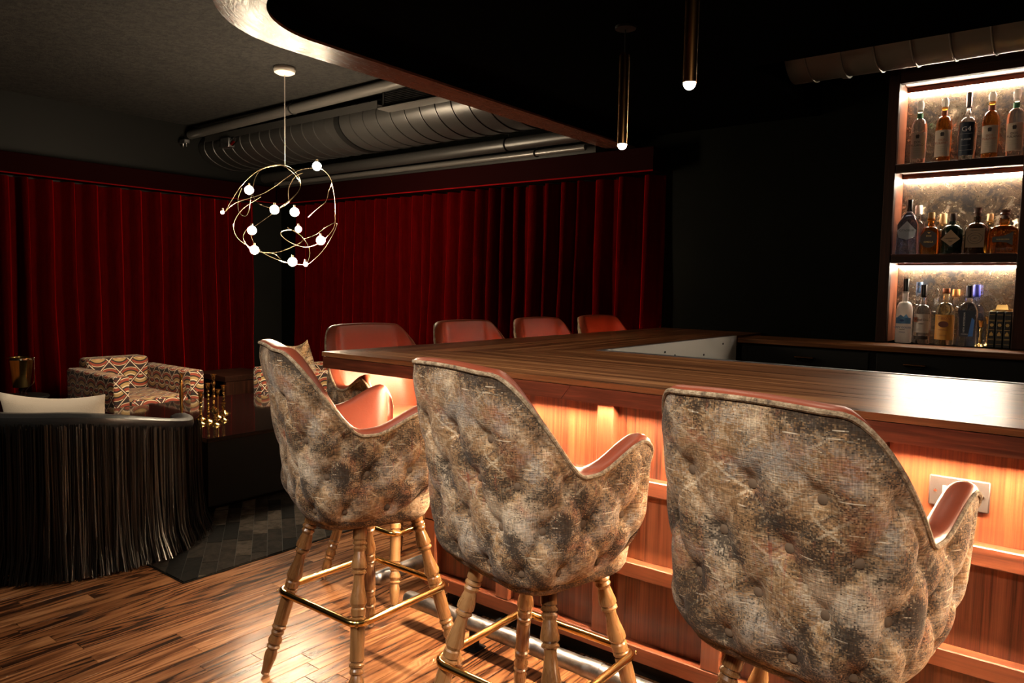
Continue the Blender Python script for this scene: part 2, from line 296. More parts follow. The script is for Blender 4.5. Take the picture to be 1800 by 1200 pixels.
# ------------------------------------------------------------------ geometry helpers
class MB:
    def __init__(s): s.v = []; s.f = []
    def add(s, v, f):
        o = len(s.v); s.v += [tuple(p) for p in v]; s.f += [tuple(i + o for i in q) for q in f]; return s
    def box(s, a, b):
        x0, y0, z0 = a; x1, y1, z1 = b
        return s.add([(x0, y0, z0), (x1, y0, z0), (x1, y1, z0), (x0, y1, z0), (x0, y0, z1), (x1, y0, z1), (x1, y1, z1), (x0, y1, z1)],
                     [(0, 3, 2, 1), (4, 5, 6, 7), (0, 1, 5, 4), (1, 2, 6, 5), (2, 3, 7, 6), (3, 0, 4, 7)])
    def cbox(s, a, b, c=0.003):
        """box with chamfered edges"""
        bm = bmesh.new(); bmesh.ops.create_cube(bm, size=1)
        for v in bm.verts:
            v.co = Vector([(a[i] + b[i]) / 2 + v.co[i] * (b[i] - a[i]) for i in range(3)])
        bmesh.ops.bevel(bm, geom=list(bm.edges), offset=c, segments=2 if c > 0.006 else 1, affect='EDGES', profile=0.5)
        return s.bm(bm)
    def bm(s, bm):
        bm.verts.index_update(); s.add([v.co for v in bm.verts], [[v.index for v in f.verts] for f in bm.faces]); bm.free(); return s
    def prism(s, poly, z0, z1):
        n = len(poly)
        return s.add([(x, y, z0) for x, y in poly] + [(x, y, z1) for x, y in poly],
                     [tuple(range(n))[::-1], tuple(range(n, 2 * n))] + [(i, (i + 1) % n, n + (i + 1) % n, n + i) for i in range(n)])
    def lathe(s, prof, seg=24, mtx=None, sx=1.0, sy=1.0, power=2.0):
        vs, fs, rows = [], [], []
        for r, z in prof:
            if r < 1e-6: rows.append([len(vs)]); vs.append(Vector((0, 0, z)))
            else:
                row = []
                for i in range(seg):
                    a = 2 * pi * i / seg; c, q = cos(a), sin(a)
                    if power != 2.0:
                        k = 1.0 / max(1e-6, (abs(c) ** power + abs(q) ** power) ** (1 / power)); c *= k; q *= k
                    row.append(len(vs)); vs.append(Vector((r * sx * c, r * sy * q, z)))
                rows.append(row)
        for A, B in zip(rows, rows[1:]):
            if len(A) == 1 and len(B) == 1: continue
            for i in range(seg):
                j = (i + 1) % seg
                if len(A) == 1: fs.append((A[0], B[j], B[i]))
                elif len(B) == 1: fs.append((A[i], A[j], B[0]))
                else: fs.append((A[i], A[j], B[j], B[i]))
        if len(rows[0]) > 1: fs.append(tuple(rows[0][::-1]))
        if len(rows[-1]) > 1: fs.append(tuple(rows[-1]))
        if mtx is not None: vs = [mtx @ v for v in vs]
        return s.add(vs, fs)
    def tube(s, path, r, seg=10, closed=False):
        P = [Vector(p) for p in path]; n = len(P); rr = r if isinstance(r, (list, tuple)) else [r] * n
        T = []
        for i in range(n):
            a = P[(i - 1) % n] if closed or i > 0 else P[i]; b = P[(i + 1) % n] if closed or i < n - 1 else P[i]
            T.append((b - a).normalized())
        up = Vector((0, 0, 1)) if abs(T[0].z) < 0.9 else Vector((1, 0, 0))
        N = (up - T[0] * up.dot(T[0])).normalized(); vs = []; fs = []
        for i in range(n):
            N = (N - T[i] * N.dot(T[i])).normalized(); B = T[i].cross(N)
            for k in range(seg):
                a = 2 * pi * k / seg; vs.append(P[i] + (N * cos(a) + B * sin(a)) * rr[i])
        m = n if closed else n - 1
        # for closed loops find the twist offset that best joins the ends
        off = 0
        if closed:
            best = 1e9
            for o in range(seg):
                d = (vs[(n - 1) * seg] - vs[o]).length
                if d < best: best = d; off = o
        for i in range(m):
            j = (i + 1) % n
            for k in range(seg):
                o = off if (closed and i == n - 1) else 0
                fs.append((i * seg + k, i * seg + (k + 1) % seg, j * seg + (k + 1 + o) % seg, j * seg + (k + o) % seg))
        if not closed: fs += [tuple(range(seg))[::-1], tuple((n - 1) * seg + k for k in range(seg))]
        return s.add(vs, fs)
    def cyl(s, a, b, r, seg=20): return s.tube([a, b], r, seg)
    def sphere(s, c, r, seg=16, rings=10, sz=1.0):
        prof = [(r * sin(pi * i / rings) if 0 < i < rings else 0, -r * sz * cos(pi * i / rings)) for i in range(rings + 1)]
        return s.lathe(prof, seg, Matrix.Translation(c))
    def build(s, name, mat, parent=None, smooth=True, angle=38, uv=None, fix=True):
        me = bpy.data.meshes.new(name); me.from_pydata(s.v, [], s.f)
        if fix:
            bm = bmesh.new(); bm.from_mesh(me); bmesh.ops.recalc_face_normals(bm, faces=bm.faces); bm.to_mesh(me); bm.free()
        if uv:
            ul = me.uv_layers.new(name='UVMap')
            for p in me.polygons:
                for li in p.loop_indices: ul.data[li].uv = uv(me.vertices[me.loops[li].vertex_index].co, p.normal)
        if smooth and len(me.polygons):
            me.polygons.foreach_set('use_smooth', [True] * len(me.polygons)); me.set_sharp_from_angle(angle=radians(angle))
        me.materials.append(mat)
        o = bpy.data.objects.new(name, me); COL.objects.link(o)
        if parent is not None: o.parent = parent
        return o
def tag(o, label=None, cat=None, group=None, kind=None):
    if label: o['label'] = label
    if cat: o['category'] = cat
    if group: o['group'] = group
    if kind: o['kind'] = kind
    return o
def empty(name, loc, label, cat, group=None, rz=0):
    o = bpy.data.objects.new(name, None); COL.objects.link(o); o.location = loc; o.rotation_euler = (0, 0, rz); o.empty_display_size = 0.05
    return tag(o, label, cat, group)
KIDS = {}
def children(o): return [c for c in bpy.data.objects if c.parent == o]
def copy_tree(o, parent=None):
    c = o.copy(); COL.objects.link(c)
    if parent is not None: c.parent = parent
    for ch in KIDS.get(o.name) or children(o): copy_tree(ch, c)
    return c
def struct(o): o['kind'] = 'structure'; return o
def put(o, loc, rz=0.0): o.location = loc; o.rotation_euler = (0, 0, rz); return o
def share(o, name, parent, loc=(0, 0, 0), rz=0.0, scale=None):
    c = o.copy(); c.name = name; COL.objects.link(c); c.parent = parent; c.location = loc; c.rotation_euler = (0, 0, rz)
    if scale: c.scale = scale
    return c
def text(body, size, loc, parent, mat, rot=(pi / 2, 0, 0), name='lettering', depth=0.0004, align='CENTER'):
    cu = bpy.data.curves.new(name, 'FONT'); cu.body = body; cu.size = size; cu.align_x = align; cu.align_y = 'CENTER'; cu.extrude = depth
    tmp = bpy.data.objects.new('tmp', cu); COL.objects.link(tmp); bpy.context.view_layer.update()
    me = bpy.data.meshes.new_from_object(tmp.evaluated_get(bpy.context.evaluated_depsgraph_get())); bpy.data.objects.remove(tmp); bpy.data.curves.remove(cu)
    me.materials.clear(); me.materials.append(mat); o = bpy.data.objects.new(name, me); COL.objects.link(o); o.parent = parent; o.location = loc; o.rotation_euler = rot; return o

# ================================================================== ROOM SHELL
XL, YB, YF, XR, ZC = -7.2, 4.97, -2.6, 2.4, 2.9
floor = struct(MB().box((XL, YF, -0.10), (XR, 5.4, -0.005)).build('floor', M['floor']))
# floor planks, running along the depth of the room
PW = 0.0698; np_ = 0
plank_pool = {}
for i in range(60):
    x = -4.55 + i * PW
    if x > -0.75: break
    y = -0.2 + random.uniform(-0.9, 0)
    while y < 4.3:
        L = random.choice((0.7, 0.9, 1.1, 1.3)); 
        y0, y1 = y, y + L; y = y1
        cx, cy = x + PW / 2, (y0 + y1) / 2
        # only where the photograph shows the floor
        dep = -0.6124 * cx + 0.787 * y1
        if y1 < 0.55 or dep < 1.7: continue
        if cx > -2.1 and y0 > 2.2: continue
        if cx < -3.2 and y0 > 1.75: continue
        if np_ >= 295: continue
        if L not in plank_pool:
            plank_pool[L] = MB().cbox((-PW / 2 + 0.0006, -L / 2 + 0.0006, -0.012), (PW / 2 - 0.0006, L / 2 - 0.0006, 0.0), 0.0011).build('plank', M['floor'], floor)
            p = plank_pool[L]
        else:
            p = plank_pool[L].copy(); COL.objects.link(p)
        p.location = (cx, cy, 0); np_ += 1
struct(MB().box((XL, YF, ZC), (XR, 5.4, ZC + 0.1)).build('ceiling', M['ceiling']))
struct(MB().box((XL - 0.1, YF, 0), (XL, 5.4, ZC)).build('wall_left', M['grey_wall']))
struct(MB().box((XR, YF, 0), (XR + 0.1, 5.4, ZC)).build('wall_right', M['grey_wall']))
struct(MB().box((XL, YF - 0.1, 0), (XR, YF, ZC)).build('wall_front', M['grey_wall']))
wb = MB().box((XL, YB, 0), (-0.985, YB + 0.43, ZC)).box((-0.985, YB + 0.25, 0), (XR, YB + 0.43, ZC))
struct(wb.build('wall_back', M['black_wall'], smooth=False))
# dropped black ceiling over the bar with a rounded corner and a thin wooden lip around it
def arc(cx, cy, r, a0, a1, n): return [(cx + r * cos(radians(a0 + (a1 - a0) * i / n)), cy + r * sin(radians(a0 + (a1 - a0) * i / n))) for i in range(n + 1)]
edge_path = [(-2.91, 4.96), (-2.915, 3.5), (-2.915, 2.6)] + arc(-2.285, 2.05, 0.63, 180, 270, 20) + [(-1.0, 1.42), (XR, 1.42)]
soff = edge_path + [(XR, 3.72), (-1.40, 3.72), (-1.40, 4.96)]

def lip(path, t, z0, z1):
    P = [Vector(p) for p in path]; off = []
    for i in range(len(P)):
        d = (P[min(i + 1, len(P) - 1)] - P[max(i - 1, 0)]).normalized(); off.append(P[i] + Vector((d.y, -d.x)) * -t)
    mb = MB(); n = len(P)
    vs = [(p.x, p.y, z) for z in (z0, z1) for p in P] + [(p.x, p.y, z) for z in (z0, z1) for p in off]
    fs = []
    for i in range(n - 1):
        a, b, c, d = i, i + 1, n + i + 1, n + i; A, B, C_, D = [q + 2 * n for q in (a, b, c, d)]
        fs += [(a, b, c, d), (B, A, D, C_), (a, A, B, b), (d, c, C_, D)]
    mb.add(vs, fs); return mb
acc = [0.0]
for a, b in zip(edge_path, edge_path[1:]): acc.append(acc[-1] + (Vector(b) - Vector(a)).length)
def lip_uv(co, nrm):
    k = min(range(len(edge_path)), key=lambda i: (edge_path[i][0] - co.x) ** 2 + (edge_path[i][1] - co.y) ** 2); return (acc[k], sqrt((edge_path[k][0] - co.x) ** 2 + (edge_path[k][1] - co.y) ** 2))
sf = MB().prism(soff, 2.478, 2.62); ring_ = lip(edge_path, 0.184, 2.4125, 2.4785); sf.add(ring_.v, ring_.f)
struct(sf.build('ceiling.001', M['soffit'], smooth=False))
struct(lip(edge_path, 0.19, 2.400, 2.412).build('trim_1', M['fascia'], uv=lip_uv))

# ================================================================== CURTAINS AND PELMETS
def curtain(name, L, h, seed, pitch=0.165, amp=0.15):
    r = random.Random(seed); xs = []; x = 0
    cen = []
    while x < L + 0.3: cen.append((x, r.uniform(0.75, 1.25), r.uniform(-0.02, 0.02))); x += pitch * r.uniform(0.7, 1.35)
    n = int(L / 0.010); rows = 12; vs = []; fs = []
    for j in range(rows + 1):
        z = h * j / rows; k = 1.0 - 0.35 * (j / rows)
        for i in range(n + 1):
            s = L * i / n; d = 0
            for q in range(len(cen) - 1):
                a, b = cen[q][0], cen[q + 1][0]
                if a <= s <= b:
                    u = (s - a) / (b - a); d = max(0.0, 1 - abs((2 * u - 1) / 0.66) ** 1.8) ** 0.9 * amp * cen[q][1] * k
                    d += 0.012 * sin(6 * z + q * 2.1) * (1 - j / rows); break
            vs.append((s + 0.012 * sin(3.1 * z + s * 5) * (1 - j / rows), d, z))
    w = n + 1
    for j in range(rows):
        for i in range(n): fs.append((j * w + i, j * w + i + 1, (j + 1) * w + i + 1, (j + 1) * w + i))
    mb = MB(); mb.add(vs, fs); o = mb.build(name, M['velvet'], angle=80, fix=False)
    return o
c1 = curtain('curtain', 6.0, 2.18, 3); c1.location = (XL + 0.02, 4.60, 0.012); c1.rotation_euler = (0, 0, -pi / 2)
tag(c1, 'long red velvet curtain on the wall behind the patterned armchair, left of the dark corner', 'curtain', 'red velvet curtains')
c2 = curtain('curtain', 4.34, 2.17, 5); c2.location = (-2.46, 4.96, 0.012); c2.rotation_euler = (0, 0, pi)
tag(c2, 'red velvet curtain behind the row of red bar stools, ending at the dark wall', 'curtain', 'red velvet curtains')
p1 = MB().cbox((XL + 0.01, YF + 0.3, 2.205), (XL + 0.20, 4.77, 2.375), 0.004).build('curtain_pelmet', M['pelmet'])
MB().box((XL + 0.201, YF + 0.3, 2.199), (XL + 0.207, 4.76, 2.209)).build('edge_trim', M['red_trim'], p1)
tag(p1, 'dark red boxed pelmet along the top of the long left curtain', 'pelmet', 'curtain pelmets')
p2 = MB().cbox((XL + 0.21, 4.77, 2.195), (-2.47, 4.96, 2.365), 0.004).build('curtain_pelmet', M['pelmet'])
MB().box((XL + 0.21, 4.763, 2.189), (-2.47, 4.769, 2.199)).build('edge_trim', M['red_trim'], p2)
tag(p2, 'dark red boxed pelmet over the curtain behind the bar stools, under the pipes', 'pelmet', 'curtain pelmets')

# ================================================================== DUCTS AND PIPES
def duct_seams(mb, x0, x1, step, ry, rz, cy, cz, t=0.006):
    x = x0
    while x < x1:
        mb.tube([(x + 0.045 * (i / 36), cy + (ry + 0.002) * cos(2 * pi * i / 36), cz + (rz + 0.002) * sin(2 * pi * i / 36)) for i in range(37)], t, 6); x += step
big = empty('air_duct', (-5.0, 4.33, 2.70), 'large dark grey spiral duct under the ceiling behind the chandelier', 'duct')
def oval(x0, x1, ry, rz): 
    m = MB(); n = 40
    m.add([(x, ry * cos(2 * pi * i / n), rz * sin(2 * pi * i / n)) for x in (x0, x1) for i in range(n)],
          [(i, (i + 1) % n, n + (i + 1) % n, n + i) for i in range(n)] + [tuple(range(n)), tuple(range(n, 2 * n))[::-1]]); return m
oval(-2.18, 2.06, 0.34, 0.195).build('duct_body', M['duct'], big)
m = MB(); duct_seams(m, -2.10, 2.0, 0.16, 0.34, 0.195, 0, 0); m.build('spiral_seam', M['duct'], big)
oval(-0.03, 0.03, 0.352, 0.205).build('collar', M['black'], big)
m = MB().box((-0.42, -0.12, -0.075), (0.45, -0.10, -0.055)).box((-0.42, -0.12, 0.07), (0.45, -0.10, 0.085)).box((-0.42, -0.12, -0.055), (-0.40, -0.10, 0.07)).box((0.43, -0.12, -0.055), (0.45, -0.10, 0.07)).box((-0.40, -0.10, -0.055), (0.43, 0.01, 0.08))
reg = m.build('air_register', M['black'], big, smooth=False); reg.location = (1.08, -0.31, 0.07); reg['label'] = 'boxed black air register'
MB().box((-0.44, -0.15, -0.085), (0.46, 0.01, -0.076)).build('bottom_flange', M['pipe'], reg, smooth=False)
for i in range(9):
    MB().box((-0.40, -0.118, -0.048 + i * 0.013), (0.43, -0.102, -0.044 + i * 0.013)).build('slat', M['black'], reg, smooth=False)
def pipe(name, pts, r, mat, label, cat='pipe', hangers=(), group=None):
    o = MB().tube(pts, r, 18).build(name, mat); tag(o, label, cat, group)
    for (p, z) in hangers:
        q = MB().tube([(p[0] + 0.008 * cos(a), p[1] + (r + 0.004) * cos(a), p[2] + (r + 0.004) * sin(a)) for a in [2 * pi * i / 20 for i in range(20)]], 0.006, 6, True)
        q.cyl((p[0], p[1], p[2] + r), (p[0], p[1], z), 0.005, 8); q.build('hanger', M['black'], o)
    return o
pipe('ceiling_pipe', [(-7.1, 3.86, 2.79), (-2.95, 3.84, 2.865)], 0.042, M['pipe'], 'pale grey pipe along the ceiling in front of the large duct', hangers=[((-5.4, 3.85, 2.821), 2.9)])
tag(MB().box((-6.9, 3.90, 2.735), (-4.40, 3.95, 2.765)).box((-6.9, 3.90, 2.705), (-4.40, 3.904, 2.735)).build('support_rail', M['duct'], smooth=False), 'dark steel angle rail tucked under the pale ceiling pipe', 'rail')
pipe('ceiling_pipe', [(-6.9, 4.56, 2.44), (-2.95, 4.56, 2.46)], 0.05, M['duct'], 'thick dark pipe between the large duct and the thin conduit', hangers=[((-3.62, 4.56, 2.456), 2.55)], group=None)
pipe('ceiling_pipe', [(-6.9, 4.70, 2.395), (-3.0, 4.70, 2.395)], 0.022, M['pipe'], 'thin grey conduit running just above the pelmet by the wooden lip', 'conduit', hangers=[((-3.45, 4.70, 2.395), 2.5)])
tag(MB().box((-6.95, 4.78, 2.366), (-2.96, 4.96, 2.44)).build('ceiling_ledge', M['duct'], smooth=False), 'dark painted ledge on the wall above the pelmet', 'ledge')
jb = MB().cbox((-0.07, -0.035, -0.045), (0.07, 0.035, 0.045), 0.008).build('junction_box', M['steel']); jb.location = (-6.50, 3.90, 2.655); tag(jb, 'small metal junction box hung under the pipe at the duct end', 'box')
MB().cyl((0.07, 0, -0.01), (0.13, 0, 0.02), 0.025, 14).build('cable_gland', M['chrome'], jb); MB().cbox((-0.15, -0.02, -0.03), (-0.07, 0.03, 0.035), 0.01).build('bracket', M['duct'], jb)
pc = MB().cbox((-0.05, -0.03, -0.02), (0.05, 0.03, 0.02), 0.005).build('pipe_clamp', M['steel']); pc.location = (-7.10, 3.80, 2.715); tag(pc, 'small steel pipe clamp where the ceiling pipe meets the left wall', 'clamp')
MB().cyl((-0.03, 0, -0.05), (-0.03, 0, 0.02), 0.008, 8).build('bolt', M['chrome'], pc); MB().cyl((0.03, 0, -0.05), (0.03, 0, 0.02), 0.008, 8).build('bolt', M['chrome'], pc)
rd = empty('air_duct', (-0.1, 4.33, 2.735), 'bare metal round duct over the lit bottle shelves', 'duct')
oval(-1.28, 2.3, 0.205, 0.205).build('duct_body', M['duct_bright'], rd)
m = MB(); duct_seams(m, -1.2, 2.2, 0.17, 0.205, 0.205, 0, 0, 0.005); m.build('spiral_seam', M['duct_bright'], rd)
oval(-1.02, -0.99, 0.214, 0.214).build('collar', M['duct_bright'], rd)

# ================================================================== BAR
OX, OY = -2.448, 1.885        # outer corner of the worktop
IX, IY = -1.715, 2.862        # inner corner
top = empty('bar_worktop', (OX, OY, 1.0), 'long dark walnut bar worktop with a thick mahogany edge', 'worktop')
def loc_(pts): return [(x - OX, y - OY) for x, y in pts]
TZ0, TZ1 = 0.052, 0.07
XE, YE = 2.2, 4.50
MB().prism(loc_([(OX - 0.003, OY - 0.003), (XE, OY - 0.003), (XE, IY), (IX, IY)]), TZ0, TZ1).build('front_top', M['bar_top_x'], top, smooth=False)
MB().prism(loc_([(OX - 0.003, OY - 0.003), (IX, IY), (IX, YE), (IX, YB - 0.01), (OX - 0.003, YB - 0.01)]), TZ0, TZ1).build('side_top', M['bar_top_y'], top, smooth=False)
# edge boards; the front one is two lengths meeting in a scarf joint
sc = -1.27
MB().add([(0, 0, .004), (sc - OX, 0, .004), (sc - OX + .035, 0, .050), (0, 0, .050), (0, .03, .004), (sc - OX, .03, .004), (sc - OX + .035, .03, .050), (0, .03, .050)],
         [(0, 1, 2, 3), (7, 6, 5, 4), (0, 4, 5, 1), (1, 5, 6, 2), (2, 6, 7, 3), (3, 7, 4, 0)]).build('edge_board', M['bar_edge_x'], top, smooth=False)
e0 = sc - OX + .0015
MB().add([(e0, 0, .004), (XE - OX, 0, .004), (XE - OX, 0, .050), (e0 + .035, 0, .050), (e0, .03, .004), (XE - OX, .03, .004), (XE - OX, .03, .050), (e0 + .035, .03, .050)],
         [(0, 1, 2, 3), (7, 6, 5, 4), (0, 4, 5, 1), (1, 5, 6, 2), (2, 6, 7, 3), (3, 7, 4, 0)]).build('edge_board', M['bar_edge_x'], top, smooth=False)
MB().box((0, .031, .004), (.03, YB - .01 - OY, .050)).build('edge_board', M['bar_edge_y'], top, smooth=False)
MB().prism(loc_([(OX + .03, OY + .03), (XE, OY + .03), (XE, IY - .004), (IX - .004, IY - .004), (IX - .004, YB - .02), (OX + .03, YB - .02)]), .008, .050).build('underside_board', M['panel'], top, smooth=False)
MB().box((IX - OX + 0.0, IY - OY + .0, -.09), (IX - OX + .004, YE - OY, .071)).build('steel_liner', M['steel_liner'], top, smooth=False)
MB().box((IX - OX - .012, IY - OY, .0702), (IX - OX + .004, YE - OY, .0725)).build('liner_lip', M['steel'], top, smooth=False)
MB().box((IX - OX - .012, IY - OY - .022, .0702), (XE - OX, IY - OY + .004, .0725)).box((IX - OX, IY - OY, -.03), (XE - OX, IY - OY + .004, .0702)).build('liner_lip', M['steel'], top, smooth=False)
for yy, zz in ((3.25, .01), (3.5, .025), (3.62, .0), (4.0, -.02), (4.28, .03)):
    MB().lathe([(0, 0), (.006, 0), (.006, .003), (0, .004)], 10, Matrix.Translation((IX - OX + .004, yy - OY, zz)) @ Matrix.Rotation(pi / 2, 4, 'Y')).build('rivet', M['black'], top)
MB().box((IX - OX + .0042, 4.40 - OY, .035), (IX - OX + .005, 4.45 - OY, .053)).build('sticker', M['white_paint'], top, smooth=False)

BX, BY = -2.14, 2.17
base = empty('bar_counter', (BX, BY, 0), 'panelled reddish oak bar front with three rows of recessed panels', 'bar')
FX = XE - BX
MB().box((0.056, 0.056, 0.085), (FX, 0.08, 0.999)).box((0.056, 0.08, 0.085), (0.08, YB - .02 - BY, 0.999)).build('backing_board', M['rail'], base, smooth=False)
MB().box((0.07, 0.075, 0.0), (FX, 0.095, 0.0845)).box((0.07, 0.095, 0.0), (0.09, YB - .02 - BY, 0.085)).build('toe_kick', M['black'], base, smooth=False)
rails_z = [(0.085, 0.140), (0.372, 0.424), (0.663, 0.715), (0.955, 0.999)]
for z0, z1 in rails_z: MB().cbox((0.0, -0.0, z0), (FX, 0.055, z1), 0.003).build('rail', M['rail'], base, smooth=False)
for z0, z1 in rails_z: MB().cbox((0.0, 0.0555, z0), (0.055, YB - .02 - BY, z1), 0.003).build('rail', M['rail_y'], base, smooth=False)
stx = [-2.108, -1.717, -1.277, -0.869, -0.43, 0.01, 0.45, 0.9, 1.35, 1.8]
for r in range(3):
    z0, z1 = rails_z[r][1] + .0005, rails_z[r + 1][0] - .0005
    for i, x in enumerate(stx):
        MB().cbox((x - .032 - BX, 0.0005, z0), (x + .032 - BX, 0.055, z1), 0.003).build('stile', M['stile'], base, smooth=False)
        if i < len(stx) - 1:
            a, b = x + .0325 - BX, stx[i + 1] - .0325 - BX
            MB().box((a, 0.040, z0), (b, 0.0545, z1)).build('panel', M['panel'], base, smooth=False)
    for i in range(6):
        y = 0.087 + i * 0.52
        MB().cbox((0.0005, y - .03 + .03 * (i == 0), z0), (0.055, y + .032, z1), 0.003).build('stile', M['stile'], base, smooth=False)
        MB().box((0.040, y + .0325, z0), (0.0545, y + .4895, z1)).build('panel', M['panel'], base, smooth=False)
# light strip under the worktop with its baffle
MB().box((-0.10, -0.066, 0.995), (FX, -0.054, 0.9985)).build('light_strip', M['led_bar'], base, smooth=False)
MB().box((-0.05, -0.034, 0.972), (FX, -0.027, 1.0035)).build('light_baffle', M['rail'], base, smooth=False)
MB().box((-0.100, -0.054, 0.995), (-0.088, YB - .1 - BY, 0.9985)).build('light_strip', M['led_bar'], base, smooth=False)
MB().box((-0.057, -0.027, 0.972), (-0.05, YB - .1 - BY, 1.0035)).build('light_baffle', M['rail_y'], base, smooth=False)
# duplex outlet on the panel
ox, oz = -0.228 - BX, 0.834
pl = MB().cbox((ox - .069, 0.0325, oz - .041), (ox + .069, 0.0398, oz + .041), 0.0035).build('outlet_plate', M['plate'], base); pl['label'] = 'brushed steel outlet cover plate'
MB().cbox((ox - .037, 0.029, oz - .0165), (ox + .037, 0.0325, oz + .0165), 0.001).build('receptacle', M['grey_plastic'], pl)
for s in (-1, 1): MB().lathe([(0, 0), (.0042, 0), (.0042, .0015), (0, .0022)], 10, Matrix.Translation((ox + s * .053, 0.0325, oz)) @ Matrix.Rotation(pi / 2, 4, 'X')).build('screw', M['chrome'], pl)
for s in (-1, 1):
    m = MB().box((ox + s * .022 - .006, 0.0282, oz + .004), (ox + s * .022 + .006, 0.029, oz + .007)).box((ox + s * .022 - .005, 0.0282, oz - .008), (ox + s * .022 + .005, 0.029, oz - .005)); m.build('slot', M['black'], pl, smooth=False)
    MB().sphere((ox + s * .022 - .011, 0.029, oz), 0.003, 8, 6).build('ground_hole', M['black'], pl)
MB().cbox((ox - .008, 0.028, oz + .004), (ox + .008, 0.029, oz + .012), 0.0004).box((ox - .008, 0.028, oz - .012), (ox + .008, 0.029, oz - .004)).build('test_button', M['grey_plastic'], pl)
# foot rail
def capped(a, b, r):
    a, b = Vector(a), Vector(b); d = (b - a).normalized(); pts, rr = [], []
    for i in range(6): k = pi / 2 * i / 6; pts.append(a + d * r * (1 - cos(k)) ); rr.append(max(.002, r * sin(k)))
    pts.append(a + d * r); rr.append(r); pts.append(b); rr.append(r); return MB().tube(pts, rr, 20)
fr = capped((0.05, -0.155, 0.095), (FX, -0.155, 0.095), 0.03).build('foot_rail', M['steel'], base)
fr2 = capped((-0.170, -0.13, 0.095), (-0.170, YB - .1 - BY, 0.095), 0.03).build('foot_rail', M['steel'], base)
for k in range(4):
    x = 0.42 + k * 1.15; MB().tube([(x, 0.06, 0.05), (x, -0.09, 0.05), (x, -0.15, 0.068)], 0.012, 8).box((x - .03, -.19, 0.001), (x + .03, -.12, .006)).box((x - .014, -.168, .006), (x + .014, -.142, .066)).build('rail_bracket', M['black'], base)
for k in range(2):
    x = 0.75 + k * 1.2; MB().tube([(0.06, x, 0.05), (-0.10, x, 0.05), (-0.165, x, 0.068)], 0.012, 8).build('rail_bracket', M['black'], base)
for k in range(3):
    x = 0.9 + k * 1.4; MB().tube([(x, -.155, 0.095), (x + .07, -.155, 0.095)], 0.0325, 20).build('rail_sleeve', M['steel'], base)

# ================================================================== BACK BAR
bb = empty('back_bar_counter', (IX + .01, 4.50, 0), 'dark back bar counter with a mahogany top below the bottle shelves', 'counter')
BW = XE - IX - .01
MB().cbox((0, 0, 1.028), (BW, 0.325, 1.060), 0.003).build('counter_top', M['bar_top_x'], bb, smooth=False)
MB().box((0.02, 0.03, 0.08), (BW, 0.325, 1.027)).build('cabinet_body', M['black'], bb, smooth=False)
for i in range(5):
    d = MB().cbox((0.06 + i * .74, 0.012, 0.87), (0.06 + i * .74 + .70, 0.029, 1.015), 0.003).build('drawer', M['black'], bb, smooth=False)
    cx = 0.06 + i * .74 + (.35 if i != 1 else .195)
    h = MB(); n = 12
    h.add([(cx + .05 * cos(pi * k / n), (0.012 if q else -0.010), .962 - .018 * sin(pi * k / n)) for q in (0, 1) for k in range(n + 1)], [(k, k + 1, n + 2 + k, n + 1 + k) for k in range(n)])
    h.cbox((cx - .055, -0.012, .960), (cx + .055, 0.012, .968), .002); h.build('cup_pull', M['brass_dull'], d)
    MB().cbox((0.06 + i * .74, 0.012, 0.12), (0.06 + i * .74 + .70, 0.029, 0.86), 0.003).build('door', M['black'], bb, smooth=False)

# shelf unit
SX0, SX1, SY0, SY1 = -0.982, -0.235, 4.83, 5.10
sh = empty('bottle_shelf', ((SX0 + SX1) / 2, SY0, 1.061), 'tall dark wood back bar shelving with lit antiqued mirror', 'shelf')
cx = (SX0 + SX1) / 2
def sb(name, a, b, mat, c=0.003): return MB().cbox((a[0] - cx, a[1] - SY0, a[2] - 1.061), (b[0] - cx, b[1] - SY0, b[2] - 1.061), c).build(name, mat, sh, smooth=False)
sb('post', (SX0, SY0, 1.0615), (-0.925, SY0 + .05, 2.70), M['dark_wood_z']); sb('post', (-0.303, SY0, 1.0615), (SX1, SY0 + .05, 2.70), M['dark_wood_z'])
sb('side_panel', (-0.945, SY0 + .051, 1.0615), (-0.926, SY1, 2.70), M['stile']); sb('side_panel', (-0.302, SY0 + .051, 1.0615), (-0.283, SY1, 2.70), M['stile'])
sb('header', (-0.924, SY0, 2.575), (-0.304, SY0 + .05, 2.70), M['dark_wood'])
sb('top_board', (-0.925, SY0 + .051, 2.60), (-0.303, SY1 - .001, 2.62), M['rail'])
mir = sb('mirror_panel', (-0.925, SY1 + .0005, 1.0615), (-0.303, SY1 + .008, 2.62), M['mirror'], .001)
for z in (2.110, 1.585):
    sb('shelf_board', (-0.924, SY0 + .002, z - .052), (-0.304, SY0 + .03, z), M['dark_wood']); sb('shelf_board', (-0.924, SY0 + .031, z - .03), (-0.304, SY1 - .001, z), M['rail'])
for z in (2.60, 2.080, 1.555):
    sb('back_cleat', (-0.924, SY1 - .035, z - .030), (-0.304, SY1 - .0005, z), M['rail'], .002)
    sb('light_strip', (-0.922, SY1 - .030, z - .0385), (-0.306, SY1 - .004, z - .0305), M['led_shelf'], .001)

